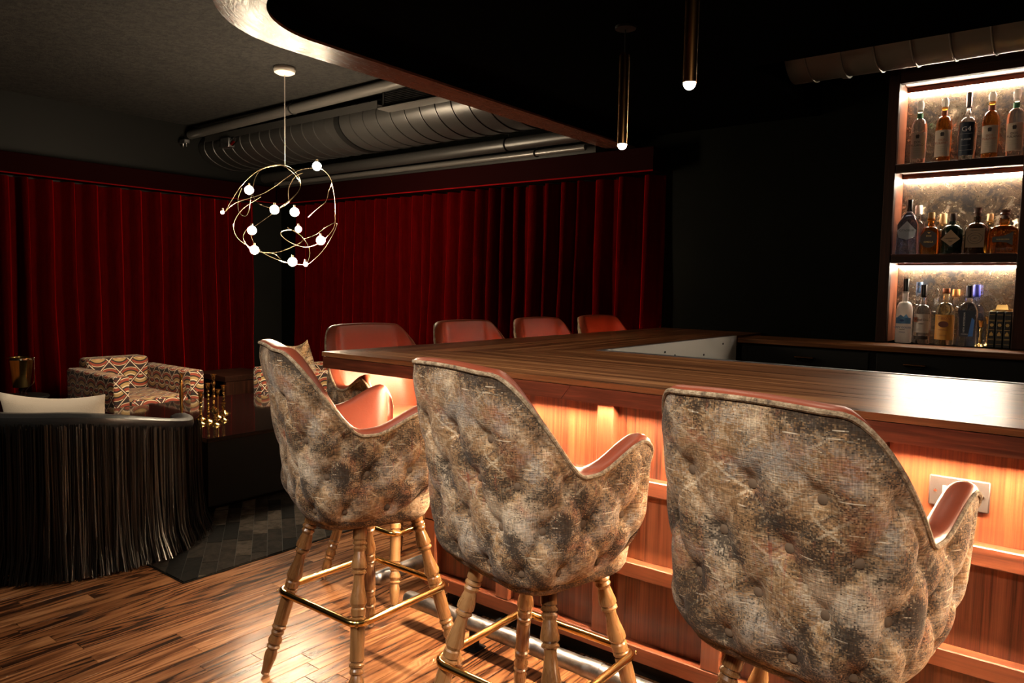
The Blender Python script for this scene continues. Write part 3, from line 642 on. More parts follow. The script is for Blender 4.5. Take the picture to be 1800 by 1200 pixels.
# ================================================================== BAR STOOLS
def s01(t): t = max(0, min(1, t)); return t * t * (3 - 2 * t)
HB, HW, RC = 0.268, 0.268, 0.148          # back depth, half width, corner radius
L1 = HW - RC; L2 = L1 + RC * pi / 2; L3 = L2 + 0.272; RT = 0.030; L4 = L3 + RT * pi / 2
def plan(u):
    """outer plan path (half, u>=0) from the middle of the back round to the tip of the arm; returns x, y and outward normal"""
    s = -1 if u < 0 else 1; u = abs(u)
    if u < L1: p = (u, -HB, 0, -1)
    elif u < L2: a = (u - L1) / RC; p = (HW - RC + RC * sin(a), -HB + RC - RC * cos(a), sin(a), -cos(a))
    elif u < L3: p = (HW, -HB + RC + (u - L2), 1, 0)
    else: a = (u - L3) / RT; p = (HW - RT + RT * cos(a), -HB + RC + (L3 - L2) + RT * sin(a), cos(a), sin(a))
    return p[0] * s, p[1], p[2] * s, p[3]
def ztop(u):
    u = abs(u)
    if u < 0.172: z = 1.152 - 0.006 * (u / .172) ** 2
    elif u < 0.395: z = 1.146 + (0.888 - 1.146) * s01((u - 0.172) / 0.228)
    else: z = 0.888 + 0.068 * s01((u - 0.425) / 0.185)
    if u > L3 - 0.035: z -= 0.075 * ((u - L3 + .035) / (L4 - L3 + .035)) ** 2.2
    return z
DX, DZ, Z0 = 0.138, 0.112, 0.985
def tuft(u, z):
    r = (Z0 - z) / DZ; a = u / DX + r / 2; b = u / DX - r / 2
    sa, sb_ = abs(sin(pi * a)), abs(sin(pi * b))
    q = (sa * sb_) ** 0.42
    # distance to nearest button
    best = 9
    for k in range(max(0, int(r) - 1), min(3, int(r) + 2) + 1):
        o = 0.5 * (k % 2); j = round(u / DX - o); best = min(best, sqrt((u - (j + o) * DX) ** 2 + (z - (Z0 - k * DZ)) ** 2))
    hole = 1 - math.exp(-(best / 0.026) ** 2)
    up = s01((r + 0.75) / 0.7)                       # smooth above the first row
    lo = s01((r - 3.0) / 0.35)                       # vertical pleats under the last row
    pl_ = abs(sin(pi * (u / DX - 0.5))) ** 0.5
    h = (1 - up) * 1.0 + up * ((1 - lo) * q + lo * (0.55 + 0.45 * pl_))
    return 0.016 * h + 0.015 * hole
def outer(u, z, disp=True):
    x, y, nx, ny = plan(u)
    zb, rb = 0.580 + 0.075 * s01((abs(u) - L3 + 0.14) / 0.16), 0.115
    t = s01((z - 0.60) / 0.5)
    flare = -0.020 * (1 - t)                          # shell narrows a little downwards
    ins = 0.0
    if z < zb + rb: k = max(0.0, (zb + rb - z) / rb); ins = rb * (1 - sqrt(max(0.0, 1 - k * k)))
    lean = -0.055 * max(0, (z - 0.72) / 0.43) ** 1.3 * max(0.0, -ny) 
    d = flare - ins
    zt = ztop(u)
    if disp:
        fade = s01((zt - z) / 0.055) * s01((L3 - abs(u)) / 0.04) * (1 - 0.75 * s01((zb + 0.03 - z) / 0.03))
        d += (tuft(u, z) - 0.022) * fade
    return Vector((x + nx * d, y + ny * d + lean, z))
def stool():
    root = empty('bar_stool', (0, 0, 0), 'x', 'stool', 'tapestry bar stools')
    # outer tapestry shell
    NU, NV = 190, 84
    vs, fs, uvs = [], [], []
    us = [-L4 + 2 * L4 * i / NU for i in range(NU + 1)]
    for i, u in enumerate(us):
        zt = ztop(u)
        for j in range(NV + 1):
            v = j / NV
            zb_ = 0.580 + 0.075 * s01((abs(u) - L3 + 0.14) / 0.16); z = zb_ + 0.115 * (1 - cos(pi / 2 * min(1, v / 0.22))) if v < 0.22 else zb_ + 0.115 + (zt - zb_ - 0.115) * (v - .22) / .78
            vs.append(outer(u, z)); uvs.append((u, z + (0.04 * (v / .22 - 1) if v < .22 else 0)))
    w = NV + 1
    for i in range(NU):
        for j in range(NV): fs.append((i * w + j, (i + 1) * w + j, (i + 1) * w + j + 1, i * w + j + 1))
    me = bpy.data.meshes.new('tapestry_shell'); me.from_pydata(vs, [], fs); ul = me.uv_layers.new(name='UVMap')
    flat_uv = []
    for p in me.polygons:
        for li in p.loop_indices: flat_uv += uvs[me.loops[li].vertex_index]
    ul.data.foreach_set('uv', flat_uv); me.polygons.foreach_set('use_smooth', [True] * len(me.polygons)); me.materials.append(M['tapestry'])
    shell = bpy.data.objects.new('tapestry_shell', me); COL.objects.link(shell); shell.parent = root
    # buttons
    bm_ = None
    for k in range(4):
        z = Z0 - k * DZ
        for j in range(-5, 6):
            u = (j + 0.5 * (k % 2)) * DX
            if abs(u) > L3 - 0.05 or z > ztop(u) - 0.055: continue
            p = outer(u, z); x, y, nx, ny = plan(u)
            if bm_ is None:
                bm_ = MB().lathe([(0, -.004), (.0105, -.004), (.0115, 0), (.0105, .003), (.007, .005), (0, .0058)], 14).build('button', M['button'], shell); b = bm_
            else: b = bm_.copy(); COL.objects.link(b); b.parent = shell
            b.location = p + Vector((nx, ny, 0)) * 0.0025; b.rotation_euler = Vector((nx, ny, 0)).to_track_quat('Z', 'Y').to_euler()
    rim = [outer(u, ztop(u), False) for u in us]
    MB().tube([p + Vector((0, 0, -0.001)) for p in rim[::2]], 0.0058, 8).build('piping', M['piping_fabric'], shell)
    # leather lining: rolls over the top and runs down inside
    TH = 0.050
    vs, fs = [], []; NR, ND = 7, 12
    for u in us[::2]:
        zt = ztop(u); x, y, nx, ny = plan(u); au = abs(u)
        th = TH * (1 - s01((au - L3 + .05) / (L4 - L3 + .05)) * 0.80) * (1.0 if au > .42 else 0.9)
        o = outer(u, zt, False); n = Vector((nx, ny, 0))
        if au > L3: n = (n * (1 - s01((au - L3) / (L4 - L3))) + Vector((math.copysign(1, u), 0, 0)) * s01((au - L3) / (L4 - L3))).normalized()
        for k in range(NR + 1):
            a = pi * k / NR; vs.append(o - n * (th / 2 * (1 - cos(a))) + Vector((0, 0, 0.002 + (0.009 + 0.008 * s01((au - .30) / .15)) * sin(a))))
        for k in range(1, ND + 1):
            z = zt + (0.69 - zt) * k / ND; q = outer(u, max(z, .69), False) - n * (th + 0.012 * sin(pi * k / ND)); vs.append(Vector((q.x, q.y, z)))
    w = NR + ND + 1; m = len(us[::2])
    for i in range(m - 1):
        for j in range(w - 1): fs.append((i * w + j, i * w + j + 1, (i + 1) * w + j + 1, (i + 1) * w + j))
    MB().add(vs, fs).build('leather_lining', M['leather'], root, angle=70)
    # seat base and seat cushion
    def rr(hw, y0, y1, r, n=8):
        out = []
        for cx_, cy_, a0 in ((hw - r, y0 + r, -90), (hw - r, y1 - r, 0), (-hw + r, y1 - r, 90), (-hw + r, y0 + r, 180)):
            out += [(cx_ + r * cos(radians(a0 + 90 * i / n)), cy_ + r * sin(radians(a0 + 90 * i / n))) for i in range(n + 1)]
        return out
    def puff(name, hw, y0, y1, r, layers, mat, uv=None):
        mb = MB(); base_ = rr(hw, y0, y1, r); n = len(base_); c = Vector((0, (y0 + y1) / 2)); vs = []
        for ins, z in layers:
            for p in base_:
                d = Vector(p) - c; L = d.length; q = c + d * max(0.05, (L - ins) / L); vs.append((q.x, q.y, z))
        fs = [tuple(range(n))[::-1]]
        for k in range(len(layers) - 1):
            for i in range(n): fs.append((k * n + i, k * n + (i + 1) % n, (k + 1) * n + (i + 1) % n, (k + 1) * n + i))
        fs.append(tuple((len(layers) - 1) * n + i for i in range(n)))
        return mb.add(vs, fs).build(name, mat, root, angle=50, uv=uv)
    puff('seat_base', 0.222, -0.215, 0.190, 0.10, [(0.055, .572), (0.035, .578), (0.018, .590), (0.006, .61), (0, .655), (0.006, .672)], M['tapestry'], uv=lambda co, nn: (co.x + co.y, co.z))
    puff('seat_cushion', 0.198, -0.195, 0.205, 0.085, [(0.015, .672), (0.002, .680), (-.004, .705), (-.004, .735), (.004, .755), (.022, .768), (.06, .776), (.13, .780)], M['leather'])
    # turned legs
    prof = [(.0225, .0), (.0225, .095), (.0175, .101), (.0235, .113), (.0235, .120), (.0170, .127), (.0225, .140), (.0205, .150), (.0175, .158), (.0215, .19), (.0255, .225), (.0255, .240), (.0180, .252), (.0240, .260), (.0240, .268), (.0170, .276),
            (.0165, .30), (.0190, .34), (.0260, .400), (.0262, .420), (.0195, .440), (.0235, .448), (.0235, .478), (.0170, .485), (.0240, .493), (.0240, .503), (.0170, .511), (.0228, .525), (.0228, .60),
            (.0222, .66), (.0230, .700), (.0170, .708), (.0240, .718), (.0240, .728), (.0170, .737), (.0215, .75), (.0215, .762), (.0165, .770), (.0235, .800), (.0235, .812), (.0175, .830), (.0225, .838), (.0225, .846), (.0160, .855), (.0210, .885), (.0205, .91), (.0150, .985), (.0125, 1.0)]
    legp = None
    for sx in (1, -1):
        for sy in (1, -1):
            a = Vector((sx * .116, sy * .116, .590)); b = Vector((sx * .235, sy * .235, .012)); d = b - a
            if legp is None:
                L = d.length
                legp = MB().lathe([(r, t * L) for t, r in [(q[1], q[0]) for q in prof]], 20).build('leg', M['leg_wood'], root, angle=22); leg = legp
                g0 = MB().lathe([(0, L - .004), (.0145, L - .004), (.015, L + .004), (.011, L + .0085), (0, L + .010)], 14).build('glide', M['chrome'], leg)
            else:
                leg = legp.copy(); COL.objects.link(leg); leg.parent = root
                g = g0.copy(); COL.objects.link(g); g.parent = leg
            leg.location = a; leg.rotation_euler = d.to_track_quat('Z', 'Y').to_euler()
    hs, cr = 0.206, 0.042; pts = []
    for qx, qy, a0 in ((1, -1, -90), (1, 1, 0), (-1, 1, 90), (-1, -1, 180)):
        pts += [(qx * (hs - cr) + cr * cos(radians(a0 + 90 * i / 8)), qy * (hs - cr) + cr * sin(radians(a0 + 90 * i / 8)), .300) for i in range(9)]
    ring = MB().tube(pts, 0.0115, 12, True).build('foot_ring', M['brass'], root)
    for qx in (1, -1):
        for qy in (1, -1):
            c = Vector((qx * (hs - .0123 + .0117), qy * (hs - .0123 + .0117), .300)); n = Vector((qx, qy, 0)).normalized()
            MB().lathe([(0, 0), (.006, 0), (.006, .002), (0, .0035)], 10, Matrix.Translation(c) @ n.to_track_quat('Z', 'Y').to_matrix().to_4x4()).build('screw', M['brass'], ring)
    return root
proto = stool()
for o in bpy.data.objects: KIDS.setdefault(o.name, [])
for o in bpy.data.objects:
    if o.parent: KIDS[o.parent.name].append(o)
SWIVEL = ('tapestry_shell', 'leather_lining', 'seat_base', 'seat_cushion')
spots = [(-0.43, 1.645, -10, 0, 'tapestry bar stool in front of the outlet, largest in the picture, back to us'),
         (-1.17, 1.645, -14, 0, 'tapestry bar stool with tufted back, middle of the three along the front of the bar'),
         (-1.91, 1.645, -25, 0, 'tapestry bar stool at the bar corner beside the striped hide rug, back to us'),
         (-2.43, 2.29, 0, 1, 'red leather bar stool facing us at the bar corner, seat lit from above'),
         (-2.43, 3.00, 0, 1, 'red leather bar stool backrest, second from the bar corner along the side'),
         (-2.43, 3.70, 0, 1, 'red leather bar stool backrest, third from the bar corner along the side'),
         (-2.43, 4.42, 0, 1, 'red leather bar stool backrest at the far end, nearest the dark wall')]
for i, (x, y, sw, side, lab) in enumerate(spots):
    o = proto if i == 0 else copy_tree(proto)
    o.location = (x, y, 0); o.rotation_euler = (0, 0, -pi / 2 if side else 0); o['label'] = lab
    if sw:
        for c in (KIDS[proto.name] if i == 0 else children(o)):
            if c.name.split('.')[0] in SWIVEL: c.rotation_euler = (0, 0, radians(sw))

# ================================================================== PENDANTS OVER THE BAR
def pendant(x, y, z0, z1, lab):
    t = empty('pendant_lamp', (x, y, z0), lab, 'lamp', 'brass tube pendants')
    h = z1 - z0
    MB().lathe([(.0205, 0.012), (.0225, .012), (.0225, h), (0.004, h + .002), (.004, h + .012), (0, h + .012)], 28).build('tube', M['brass_dull'], t)
    MB().sphere((0, 0, .010), .0195, 18, 12).build('bulb', M['pendant_bulb'], t)
    MB().cyl((0, 0, h + .01), (0, 0, 2.470 - z0), .0022, 8).build('cord', M['black'], t)
    MB().lathe([(0, 2.4765 - z0), (.045, 2.4765 - z0), (.045, 2.466 - z0), (0, 2.464 - z0)], 24).build('canopy', M['black'], t)
    return t
pendant(-1.63, 2.85, 1.965, 2.355, 'slim brass tube pendant, farther of the two over the bar')
pendant(-1.069, 2.30, 2.018, 2.408, 'slim brass tube pendant, nearer of the two, cut by the top of the photo')

# ================================================================== CHANDELIER
CH = Vector((-4.66, 3.25, 0))
ch = empty('chandelier', (CH.x, CH.y, 2.9), 'brass wire globe chandelier with small glowing bulbs over the coffee table', 'chandelier')
def cl(p): return (p[0] - CH.x, p[1] - CH.y, p[2] - 2.9)
MB().lathe([(0, -.002), (.072, -.002), (.078, -.02), (.072, -.04), (.05, -.052), (0, -.056)], 32).build('canopy', M['white_paint'], ch)
MB().cyl((0, 0, -.05), (0, 0, -.70), .003, 8).build('cord', M['white_cord'], ch)
MB().lathe([(0, -.69), (.014, -.695), (.016, -.71), (0, -.716)], 14).build('hub', M['chrome'], ch)
bulbs = [(-4.432, 3.36, 2.191, .031), (-4.807, 3.05, 2.01, .031), (-4.949, 2.924, 1.846, .012), (-4.60, 3.12, 1.866, .031), (-4.56, 3.26, 1.86, .031), (-4.727, 3.02, 1.716, .030), (-4.50, 3.25, 1.734, .022),
         (-4.44, 3.40, 1.661, .031), (-4.76, 3.06, 1.58, .031), (-4.53, 3.22, 1.499, .031), (-4.453, 3.276, 1.484, .015)]
for x, y, z, r in bulbs:
    b = MB().sphere(cl((x, y, z)), r, 14, 10).build('bulb', M['bulb'], ch)
    MB().lathe([(0, -.018), (.009, -.018), (.009, .010), (0, .010)], 10, Matrix.Translation(Vector(cl((x, y, z))) + Vector((0, 0, r + .008)))).build('socket', M['gold_wire'], b)
# wires: smooth strands over a loose globe, each point given as offsets to the right, up and away from the globe's centre
U, D, Z = Vector((.789, .615, 0)), Vector((-.615, .789, 0)), Vector((0, 0, 1)); GC = Vector((0, 0, 1.845 - 2.9)); GR = 0.36
def spline(P, per=7):
    out = []
    for i in range(len(P) - 1):
        a, b, c, d = P[max(i - 1, 0)], P[i], P[i + 1], P[min(i + 2, len(P) - 1)]
        for k in range(per):
            t = k / per; out.append(0.5 * ((2 * b) + (c - a) * t + (2 * a - 5 * b + 4 * c - d) * t * t + (3 * b - a - 3 * c + d) * t ** 3))
    return out + [P[-1]]
def wire(pts, sgn):
    P = []
    for i, (u, v) in enumerate(pts):
        q = max(0.0, GR * GR - u * u - v * v); P.append(GC + U * u + Z * v + D * (sgn * sqrt(q) * 0.92))
    return MB().tube(spline(P), .0024, 6).build('wire', M['gold_wire'], ch)
def gp(*xy): return [((x - 378) * .001509, (858 - y) * .001509) for x, y in xy]
for sgn, pts in ((-1, gp((86, 850), (180, 745), (260, 680), (310, 645), (375, 630), (440, 650), (490, 710), (495, 760), (465, 805), (410, 855), (380, 880), (300, 930), (262, 945))),
                 (1, gp((86, 850), (140, 805), (215, 750), (290, 700), (345, 665), (430, 635), (537, 632), (580, 655), (605, 700), (590, 740), (540, 775), (480, 810), (430, 850))),
                 (1, gp((605, 700), (620, 780), (622, 850), (605, 905), (560, 945), (508, 983), (440, 1005), (380, 995), (320, 965), (295, 935), (320, 918), (370, 925), (430, 980), (465, 1040), (482, 1100))),
                 (-1, gp((508, 983), (555, 960), (600, 915), (630, 895), (605, 960), (560, 1030), (510, 1080), (482, 1100))),
                 (-1, gp((215, 750), (200, 800), (210, 860), (245, 885), (270, 865), (282, 780), (285, 700), (300, 655), (375, 630))),
                 (1, gp((215, 760), (150, 830), (128, 910), (150, 980), (230, 1035), (290, 1045), (350, 1085), (420, 1095), (482, 1100))),
                 (-1, gp((283, 780), (310, 820), (365, 845), (420, 850), (480, 790), (497, 740), (470, 690), (420, 650), (375, 628))),
                 (1, gp((335, 770), (345, 710), (390, 660), (440, 645))),
                 (-1, gp((230, 1035), (212, 995), (225, 965), (262, 945), (275, 1000), (310, 1050), (380, 1085), (420, 1095))),
                 (-1, gp((230, 1035), (340, 1050), (420, 1035), (508, 983), (450, 935)))):
    wire(pts, sgn)

# ================================================================== LOUNGE
# hide rug of narrow strips
rx0, rx1, ry0, ry1 = -5.6, -3.09, 1.62, 3.45
rug = MB().box((rx0, ry0, 0.0005), (rx1, ry1, 0.005)).build('hide_rug', M['black'], smooth=False)
tag(rug, 'dark patchwork hide rug of narrow strips beneath the coffee table', 'rug')
ang = radians(56); D1 = Vector((-sin(ang), cos(ang))); D2 = Vector((cos(ang), sin(ang)))
def clip(poly, x0, x1, y0, y1):
    for ax, lim, sg in ((0, x0, 1), (0, x1, -1), (1, y0, 1), (1, y1, -1)):
        out = []
        for i in range(len(poly)):
            p, q = poly[i - 1], poly[i]; a = (p[ax] - lim) * sg; b = (q[ax] - lim) * sg
            if (a >= 0) != (b >= 0): t = a / (a - b); out.append((p[0] + (q[0] - p[0]) * t, p[1] + (q[1] - p[1]) * t))
            if b >= 0: out.append(q)
        poly = out
        if not poly: return []
    return poly
rc = Vector(((rx0 + rx1) / 2, (ry0 + ry1) / 2)); k = 0
for i in range(-24, 25):
    off = random.uniform(0, .3); v = -2.2 + off
    while v < 2.2:
        L = random.choice((.16, .22, .28, .34)); c0 = rc + D2 * (i * .074) + D1 * v
        poly = [c0, c0 + D2 * .0715, c0 + D2 * .0715 + D1 * (L - .003), c0 + D1 * (L - .003)]; v += L
        poly = clip([tuple(p) for p in poly], rx0 + .004, rx1 - .004, ry0 + .004, ry1 - .004)
        if len(poly) < 3: continue
        mx = sum(p[0] for p in poly) / len(poly); my = sum(p[1] for p in poly) / len(poly)
        if (mx < -4.75 or my > 3.2 or k >= 290): continue       # nearer strips only; the rest lies under the table
        k += 1; ob = MB().prism([(p[0] - mx, p[1] - my) for p in poly], 0.005, 0.0085 + random.uniform(0, .0012)).build('hide_strip', M['hides'][random.choice((0, 0, 1, 1, 1, 2, 2))], rug, smooth=False); ob.location = (mx, my, 0)
# fringed tub chair
FC = Vector((-4.00, 1.565))
fc = empty('fringed_tub_chair', (FC.x, FC.y, 0.0102), 'black leather tub chair with long hanging fringe, back to us on the left', 'chair')
def tub_z(a):      # a: 0 = back centre
    return 0.738 - 0.128 * s01((abs(a) - radians(15)) / radians(105))
RB = 0.535; BACK = radians(-50)                    # world angle of the back centre
def tubp(a, r): return Vector((r * cos(BACK + a), r * sin(BACK + a)))
m = MB(); vs = []; fs = []; NA = 72; AM = radians(128)
sect = [(0.0, .06), (0.012, .04)]
for i in range(NA + 1):
    a = -AM + 2 * AM * i / NA; zt = tub_z(a)
    prof = [(RB - .03, .10), (RB - .01, zt - .06), (RB, zt - .035), (RB - .004, zt - .012), (RB - .03, zt), (RB - .075, zt), (RB - .10, zt - .012), (RB - .108, zt - .035), (RB - .11, .40)]
    for r, z in prof: p = tubp(a, r); vs.append((p.x, p.y, z))
q = len(prof)
for i in range(NA):
    for j in range(q - 1): fs.append((i * q + j, (i + 1) * q + j, (i + 1) * q + j + 1, i * q + j + 1))
fs += [tuple(range(q)), tuple(NA * q + j for j in range(q))[::-1]]
MB().add(vs, fs).build('tub_back', M['leather_black'], fc, angle=45)
MB().lathe([(0, .10), (.42, .10), (.43, .12), (.43, .36), (.425, .42), (.40, .44), (0, .45)], 48).build('seat', M['leather_black'], fc)
MB().lathe([(0, .012), (.40, .012), (.41, .03), (.41, .10), (0, .10)], 40).build('plinth', M['black'], fc)
fm = MB(); rnd = random.Random(11)
for i in range(1500):
    a = rnd.uniform(-AM, AM); zt = tub_z(a) - rnd.uniform(.035, .06); layer = rnd.uniform(.002, .04)
    w = rnd.uniform(.0018, .0032); tw = rnd.uniform(-.6, .6); sway = rnd.uniform(-.02, .02); pts = []
    N = 6; flare = rnd.uniform(0, .05); endz = .004 + layer * .15
    for k in range(N + 1):
        t = k / N; z = zt + (endz - zt) * t; rr_ = RB + layer + flare * t ** 4 + (.03 * (t > .9)) * rnd.random(); aa = a + (sway * t * t) / RB
        pts.append((tubp(aa, rr_), z, aa))
    vs = []
    for p, z, aa in pts:
        tx = Vector((-sin(BACK + aa + tw), cos(BACK + aa + tw))); vs += [(p.x + tx.x * w, p.y + tx.y * w, z), (p.x - tx.x * w, p.y - tx.y * w, z)]
    fm.add(vs, [(2 * k, 2 * k + 1, 2 * k + 3, 2 * k + 2) for k in range(N)])
fo = fm.build('fringe', M['fringe'], fc, angle=60, fix=False); fo['kind'] = 'stuff'
# lumbar pillow
def pillow(name, w, h, t, mat, uv=None, pinch=0.16):
    m = MB(); NX, NY = 28, 18; vs = []
    for s in (1, -1):
        for j in range(NY + 1):
            for i in range(NX + 1):
                x, y = 2 * i / NX - 1, 2 * j / NY - 1
                k = (max(0, 1 - abs(x) ** 2.6) * max(0, 1 - abs(y) ** 2.6)) ** 0.55
                px = x * w / 2 * (1 - pinch * .5 * (1 - y * y) * abs(x)); py = y * h / 2 * (1 - pinch * (1 - x * x) * abs(y))
                vs.append((px, s * k * t / 2, py + h / 2))
    fs = []; W_ = NX + 1; o = W_ * (NY + 1)
    for j in range(NY):
        for i in range(NX):
            a = j * W_ + i; fs.append((a, a + 1, a + 1 + W_, a + W_)); fs.append((o + a + W_, o + a + 1 + W_, o + a + 1, o + a))
    bm = bmesh.new(); me = bpy.data.meshes.new('t'); me.from_pydata(vs, [], fs); bm.from_mesh(me); bmesh.ops.remove_doubles(bm, verts=bm.verts, dist=.0005); bpy.data.meshes.remove(me)
    return m.bm(bm).build(name, mat, angle=80, uv=uv)
pw = pillow('lumbar_pillow', .52, .36, .13, M['linen']); pw.location = (-3.83, 1.42, .462); pw.rotation_euler = (radians(12), 0, radians(36)); tag(pw, 'cream linen lumbar pillow standing in the black fringed chair', 'pillow')
# coffee table
ct = empty('coffee_table', (-4.60, 2.77, 0.0100), 'low black lacquer coffee table with a glossy dark top holding candlesticks', 'table')
MB().cbox((-.70, -.575, .415), (.70, .575, .4400), .003).build('table_top', M['black_gloss'], ct)
MB().box((-.69, -.565, .04), (.69, .565, .414)).build('table_body', M['black'], ct, smooth=False)
MB().box((-.62, -.50, 0), (.62, .50, .0395)).build('plinth', M['black'], ct, smooth=False)
# brass candlesticks
def candle(x, y, h, style, lab, rbase=.034):
    t = empty('candlestick', (x, y, .4502), lab, 'candlestick', 'brass candlesticks on the coffee table')
    b = MB().lathe([(0, 0), (rbase, 0), (rbase, .004), (rbase * .8, .010), (rbase * .45, .016), (.009, .031), (.006, .03), (0, .03)], 20).build('foot', M['brass'], t)
    n = {'bead': max(3, int((h - .07) / .024)), 'turned': 4, 'rod': 0, 'plain': 2}[style]; z0, z1 = .026, h - .04
    pr = [(0, z0)]
    if style == 'rod': pr += [(.0035, z0), (.0035, z1)]
    elif style == 'plain': pr += [(.012, z0), (.007, z0 + .03), (.013, z0 + .055), (.008, z0 + .075), (.014, z0 + .13), (.009, z0 + .18), (.012, z1 - .012), (.008, z1)]
    else:
        st = (z1 - z0) / n
        for k in range(n):
            a = z0 + k * st; R_ = .0095 if style == 'bead' else (.012 if k % 2 else .009)
            pr += [(.0045, a), (R_ * .85, a + st * .22), (R_, a + st * .5), (R_ * .85, a + st * .78), (.0045, a + st * .98)]
    pr += [(0, z1)]
    MB().lathe(pr, 16).build('stem', M['brass'], t)
    MB().lathe([(0, z1), (.006, z1), (.011, z1 + .012), (.012, h - .008), (.019, h - .003), (.019, h), (.010, h), (.010, h - .016), (0, h - .016)], 18).build('candle_cup', M['brass'], t)
    return t
candle(-4.57, 2.40, .300, 'plain', 'tallest thick brass candlestick, leftmost of the group on the coffee table', .036)
candle(-4.50, 2.49, .180, 'turned', 'medium turned brass candlestick, second from the left of the group', .032)
candle(-4.38, 2.475, .250, 'bead', 'tall beaded brass candlestick in the middle of the crowded group', .036)
candle(-4.325, 2.395, .190, 'bead', 'medium beaded brass candlestick just in front of the tall beaded one', .030)
candle(-4.74, 2.72, .255, 'turned', 'tall brass candlestick with a wide cup, standing behind the others', .036)
candle(-4.245, 2.445, .110, 'bead', 'shortest beaded brass candlestick at the front of the group', .034)
candle(-4.46, 2.59, .190, 'rod', 'thin rod brass candlestick with a small cup', .030)
candle(-4.58, 2.70, .195, 'bead', 'beaded brass candlestick on a wide dish foot, at the right end', .044)
candle(-4.345, 2.56, .117, 'turned', 'short turned brass candlestick before the beaded one at the right end', .030)
# patterned club chairs
def boxuv(co, n):
    if abs(n.z) > .7: return (co.y, co.x)
    if abs(n.x) > abs(n.y): return (co.y, co.z)
    return (co.x + .06, co.z + .03)
def club(loc, rz, lab):
    t = empty('club_armchair', loc, lab, 'armchair', 'retro patterned club chairs', rz)
    # faces +x ; origin at the middle of its footprint
    def b(name, a, c, ch_=.02): return MB().cbox(a, c, ch_).build(name, M['retro'], t, uv=boxuv, angle=50)
    b('arm', (-.44, -.36, .10), (.40, -.235, .62)); b('arm', (-.44, .235, .10), (.40, .36, .62))
    b('backrest', (-.50, -.25, .10), (-.30, .25, .695), .03)
    b('seat_frame', (-.30, -.233, .10), (.385, .233, .26)); b('seat_cushion', (-.295, -.233, .262), (.40, .233, .43), .035)
    for sx in (-.42, .34):
        for sy in (-.30, .30): MB().lathe([(0, 0), (.018, 0), (.025, .10), (0, .10)], 14, Matrix.Translation((sx, sy, 0))).build('leg', M['black'], t)
    return t
club((-6.06, 2.81, .0008), 0, 'retro patterned armchair in full view before the red curtain, by the coffee table')
club((-5.25, 3.98, .0008), -pi / 2, 'retro patterned armchair mostly hidden behind the bar stool at the corner')
cu = pillow('throw_pillow', .30, .40, .11, M['tapestry'], uv=lambda co, n: (co.x + .1, co.z + .2)); cu.location = (-5.26, 3.90, .452); cu.rotation_euler = (radians(10), radians(-12), radians(4)); tag(cu, 'faded tapestry pillow whose corner shows behind the bar stool at the corner', 'pillow')
# dark side table between the chairs
st = empty('side_table', (-6.13, 3.72, 0.0), 'dark wood side table between the two patterned armchairs', 'table')
MB().cbox((-.26, -.24, .47), (.26, .24, .52), .004).build('table_top', M['dark_wood'], st, smooth=False)
for sx in (-1, 1): MB().cbox((sx * .235 - .02, -.23, 0.001), (sx * .235 + .02, .23, .469), .003).build('side_panel', M['dark_wood_z'], st, smooth=False)
# wine bucket on its stand
rt = empty('drinks_table', (-6.02, 1.97, 0), 'small round black side table under the brass ice bucket', 'table')
MB().lathe([(0, .48), (.17, .48), (.175, .488), (.17, .497), (0, .497)], 32).build('table_top', M['black'], rt); MB().cyl((0, 0, .02), (0, 0, .48), .02, 14).build('stem', M['black'], rt); MB().lathe([(0, .001), (.14, .001), (.13, .018), (0, .022)], 28).build('foot', M['black'], rt)
bk = empty('ice_bucket', (-6.02, 1.97, .498), 'polished brass ice bucket with a thin handle, beside the patterned armchair', 'bucket')
MB().lathe([(.0, .062), (.052, .062), (.056, .066), (.082, .270), (.086, .275), (.082, .278), (.077, .272), (.052, .074), (0, .074)], 36).build('pail', M['brass'], bk)
MB().lathe([(0, 0), (.045, 0), (.045, .006), (.014, .014), (.010, .03), (.020, .042), (.012, .054), (.03, .061), (0, .061)], 24).build('pedestal', M['black_gloss'], bk)
ux, uy = .788, .615
def hp(s, z): return (ux * s, uy * s, z)
MB().tube([hp(.098, .277), hp(.100, .24), hp(.097, .11), hp(.090, .09), hp(.066, .07), hp(.045, .052), hp(.032, .035), hp(.034, .012)], .0026, 8).build('handle', M['chrome'], bk)
MB().sphere(hp(.098, .277), .0055, 10, 8).build('finial', M['chrome'], bk)
MB().lathe([(.083, .262), (.0875, .262), (.0875, .272), (.083, .272)], 36).build('rim_band', M['chrome'], bk)

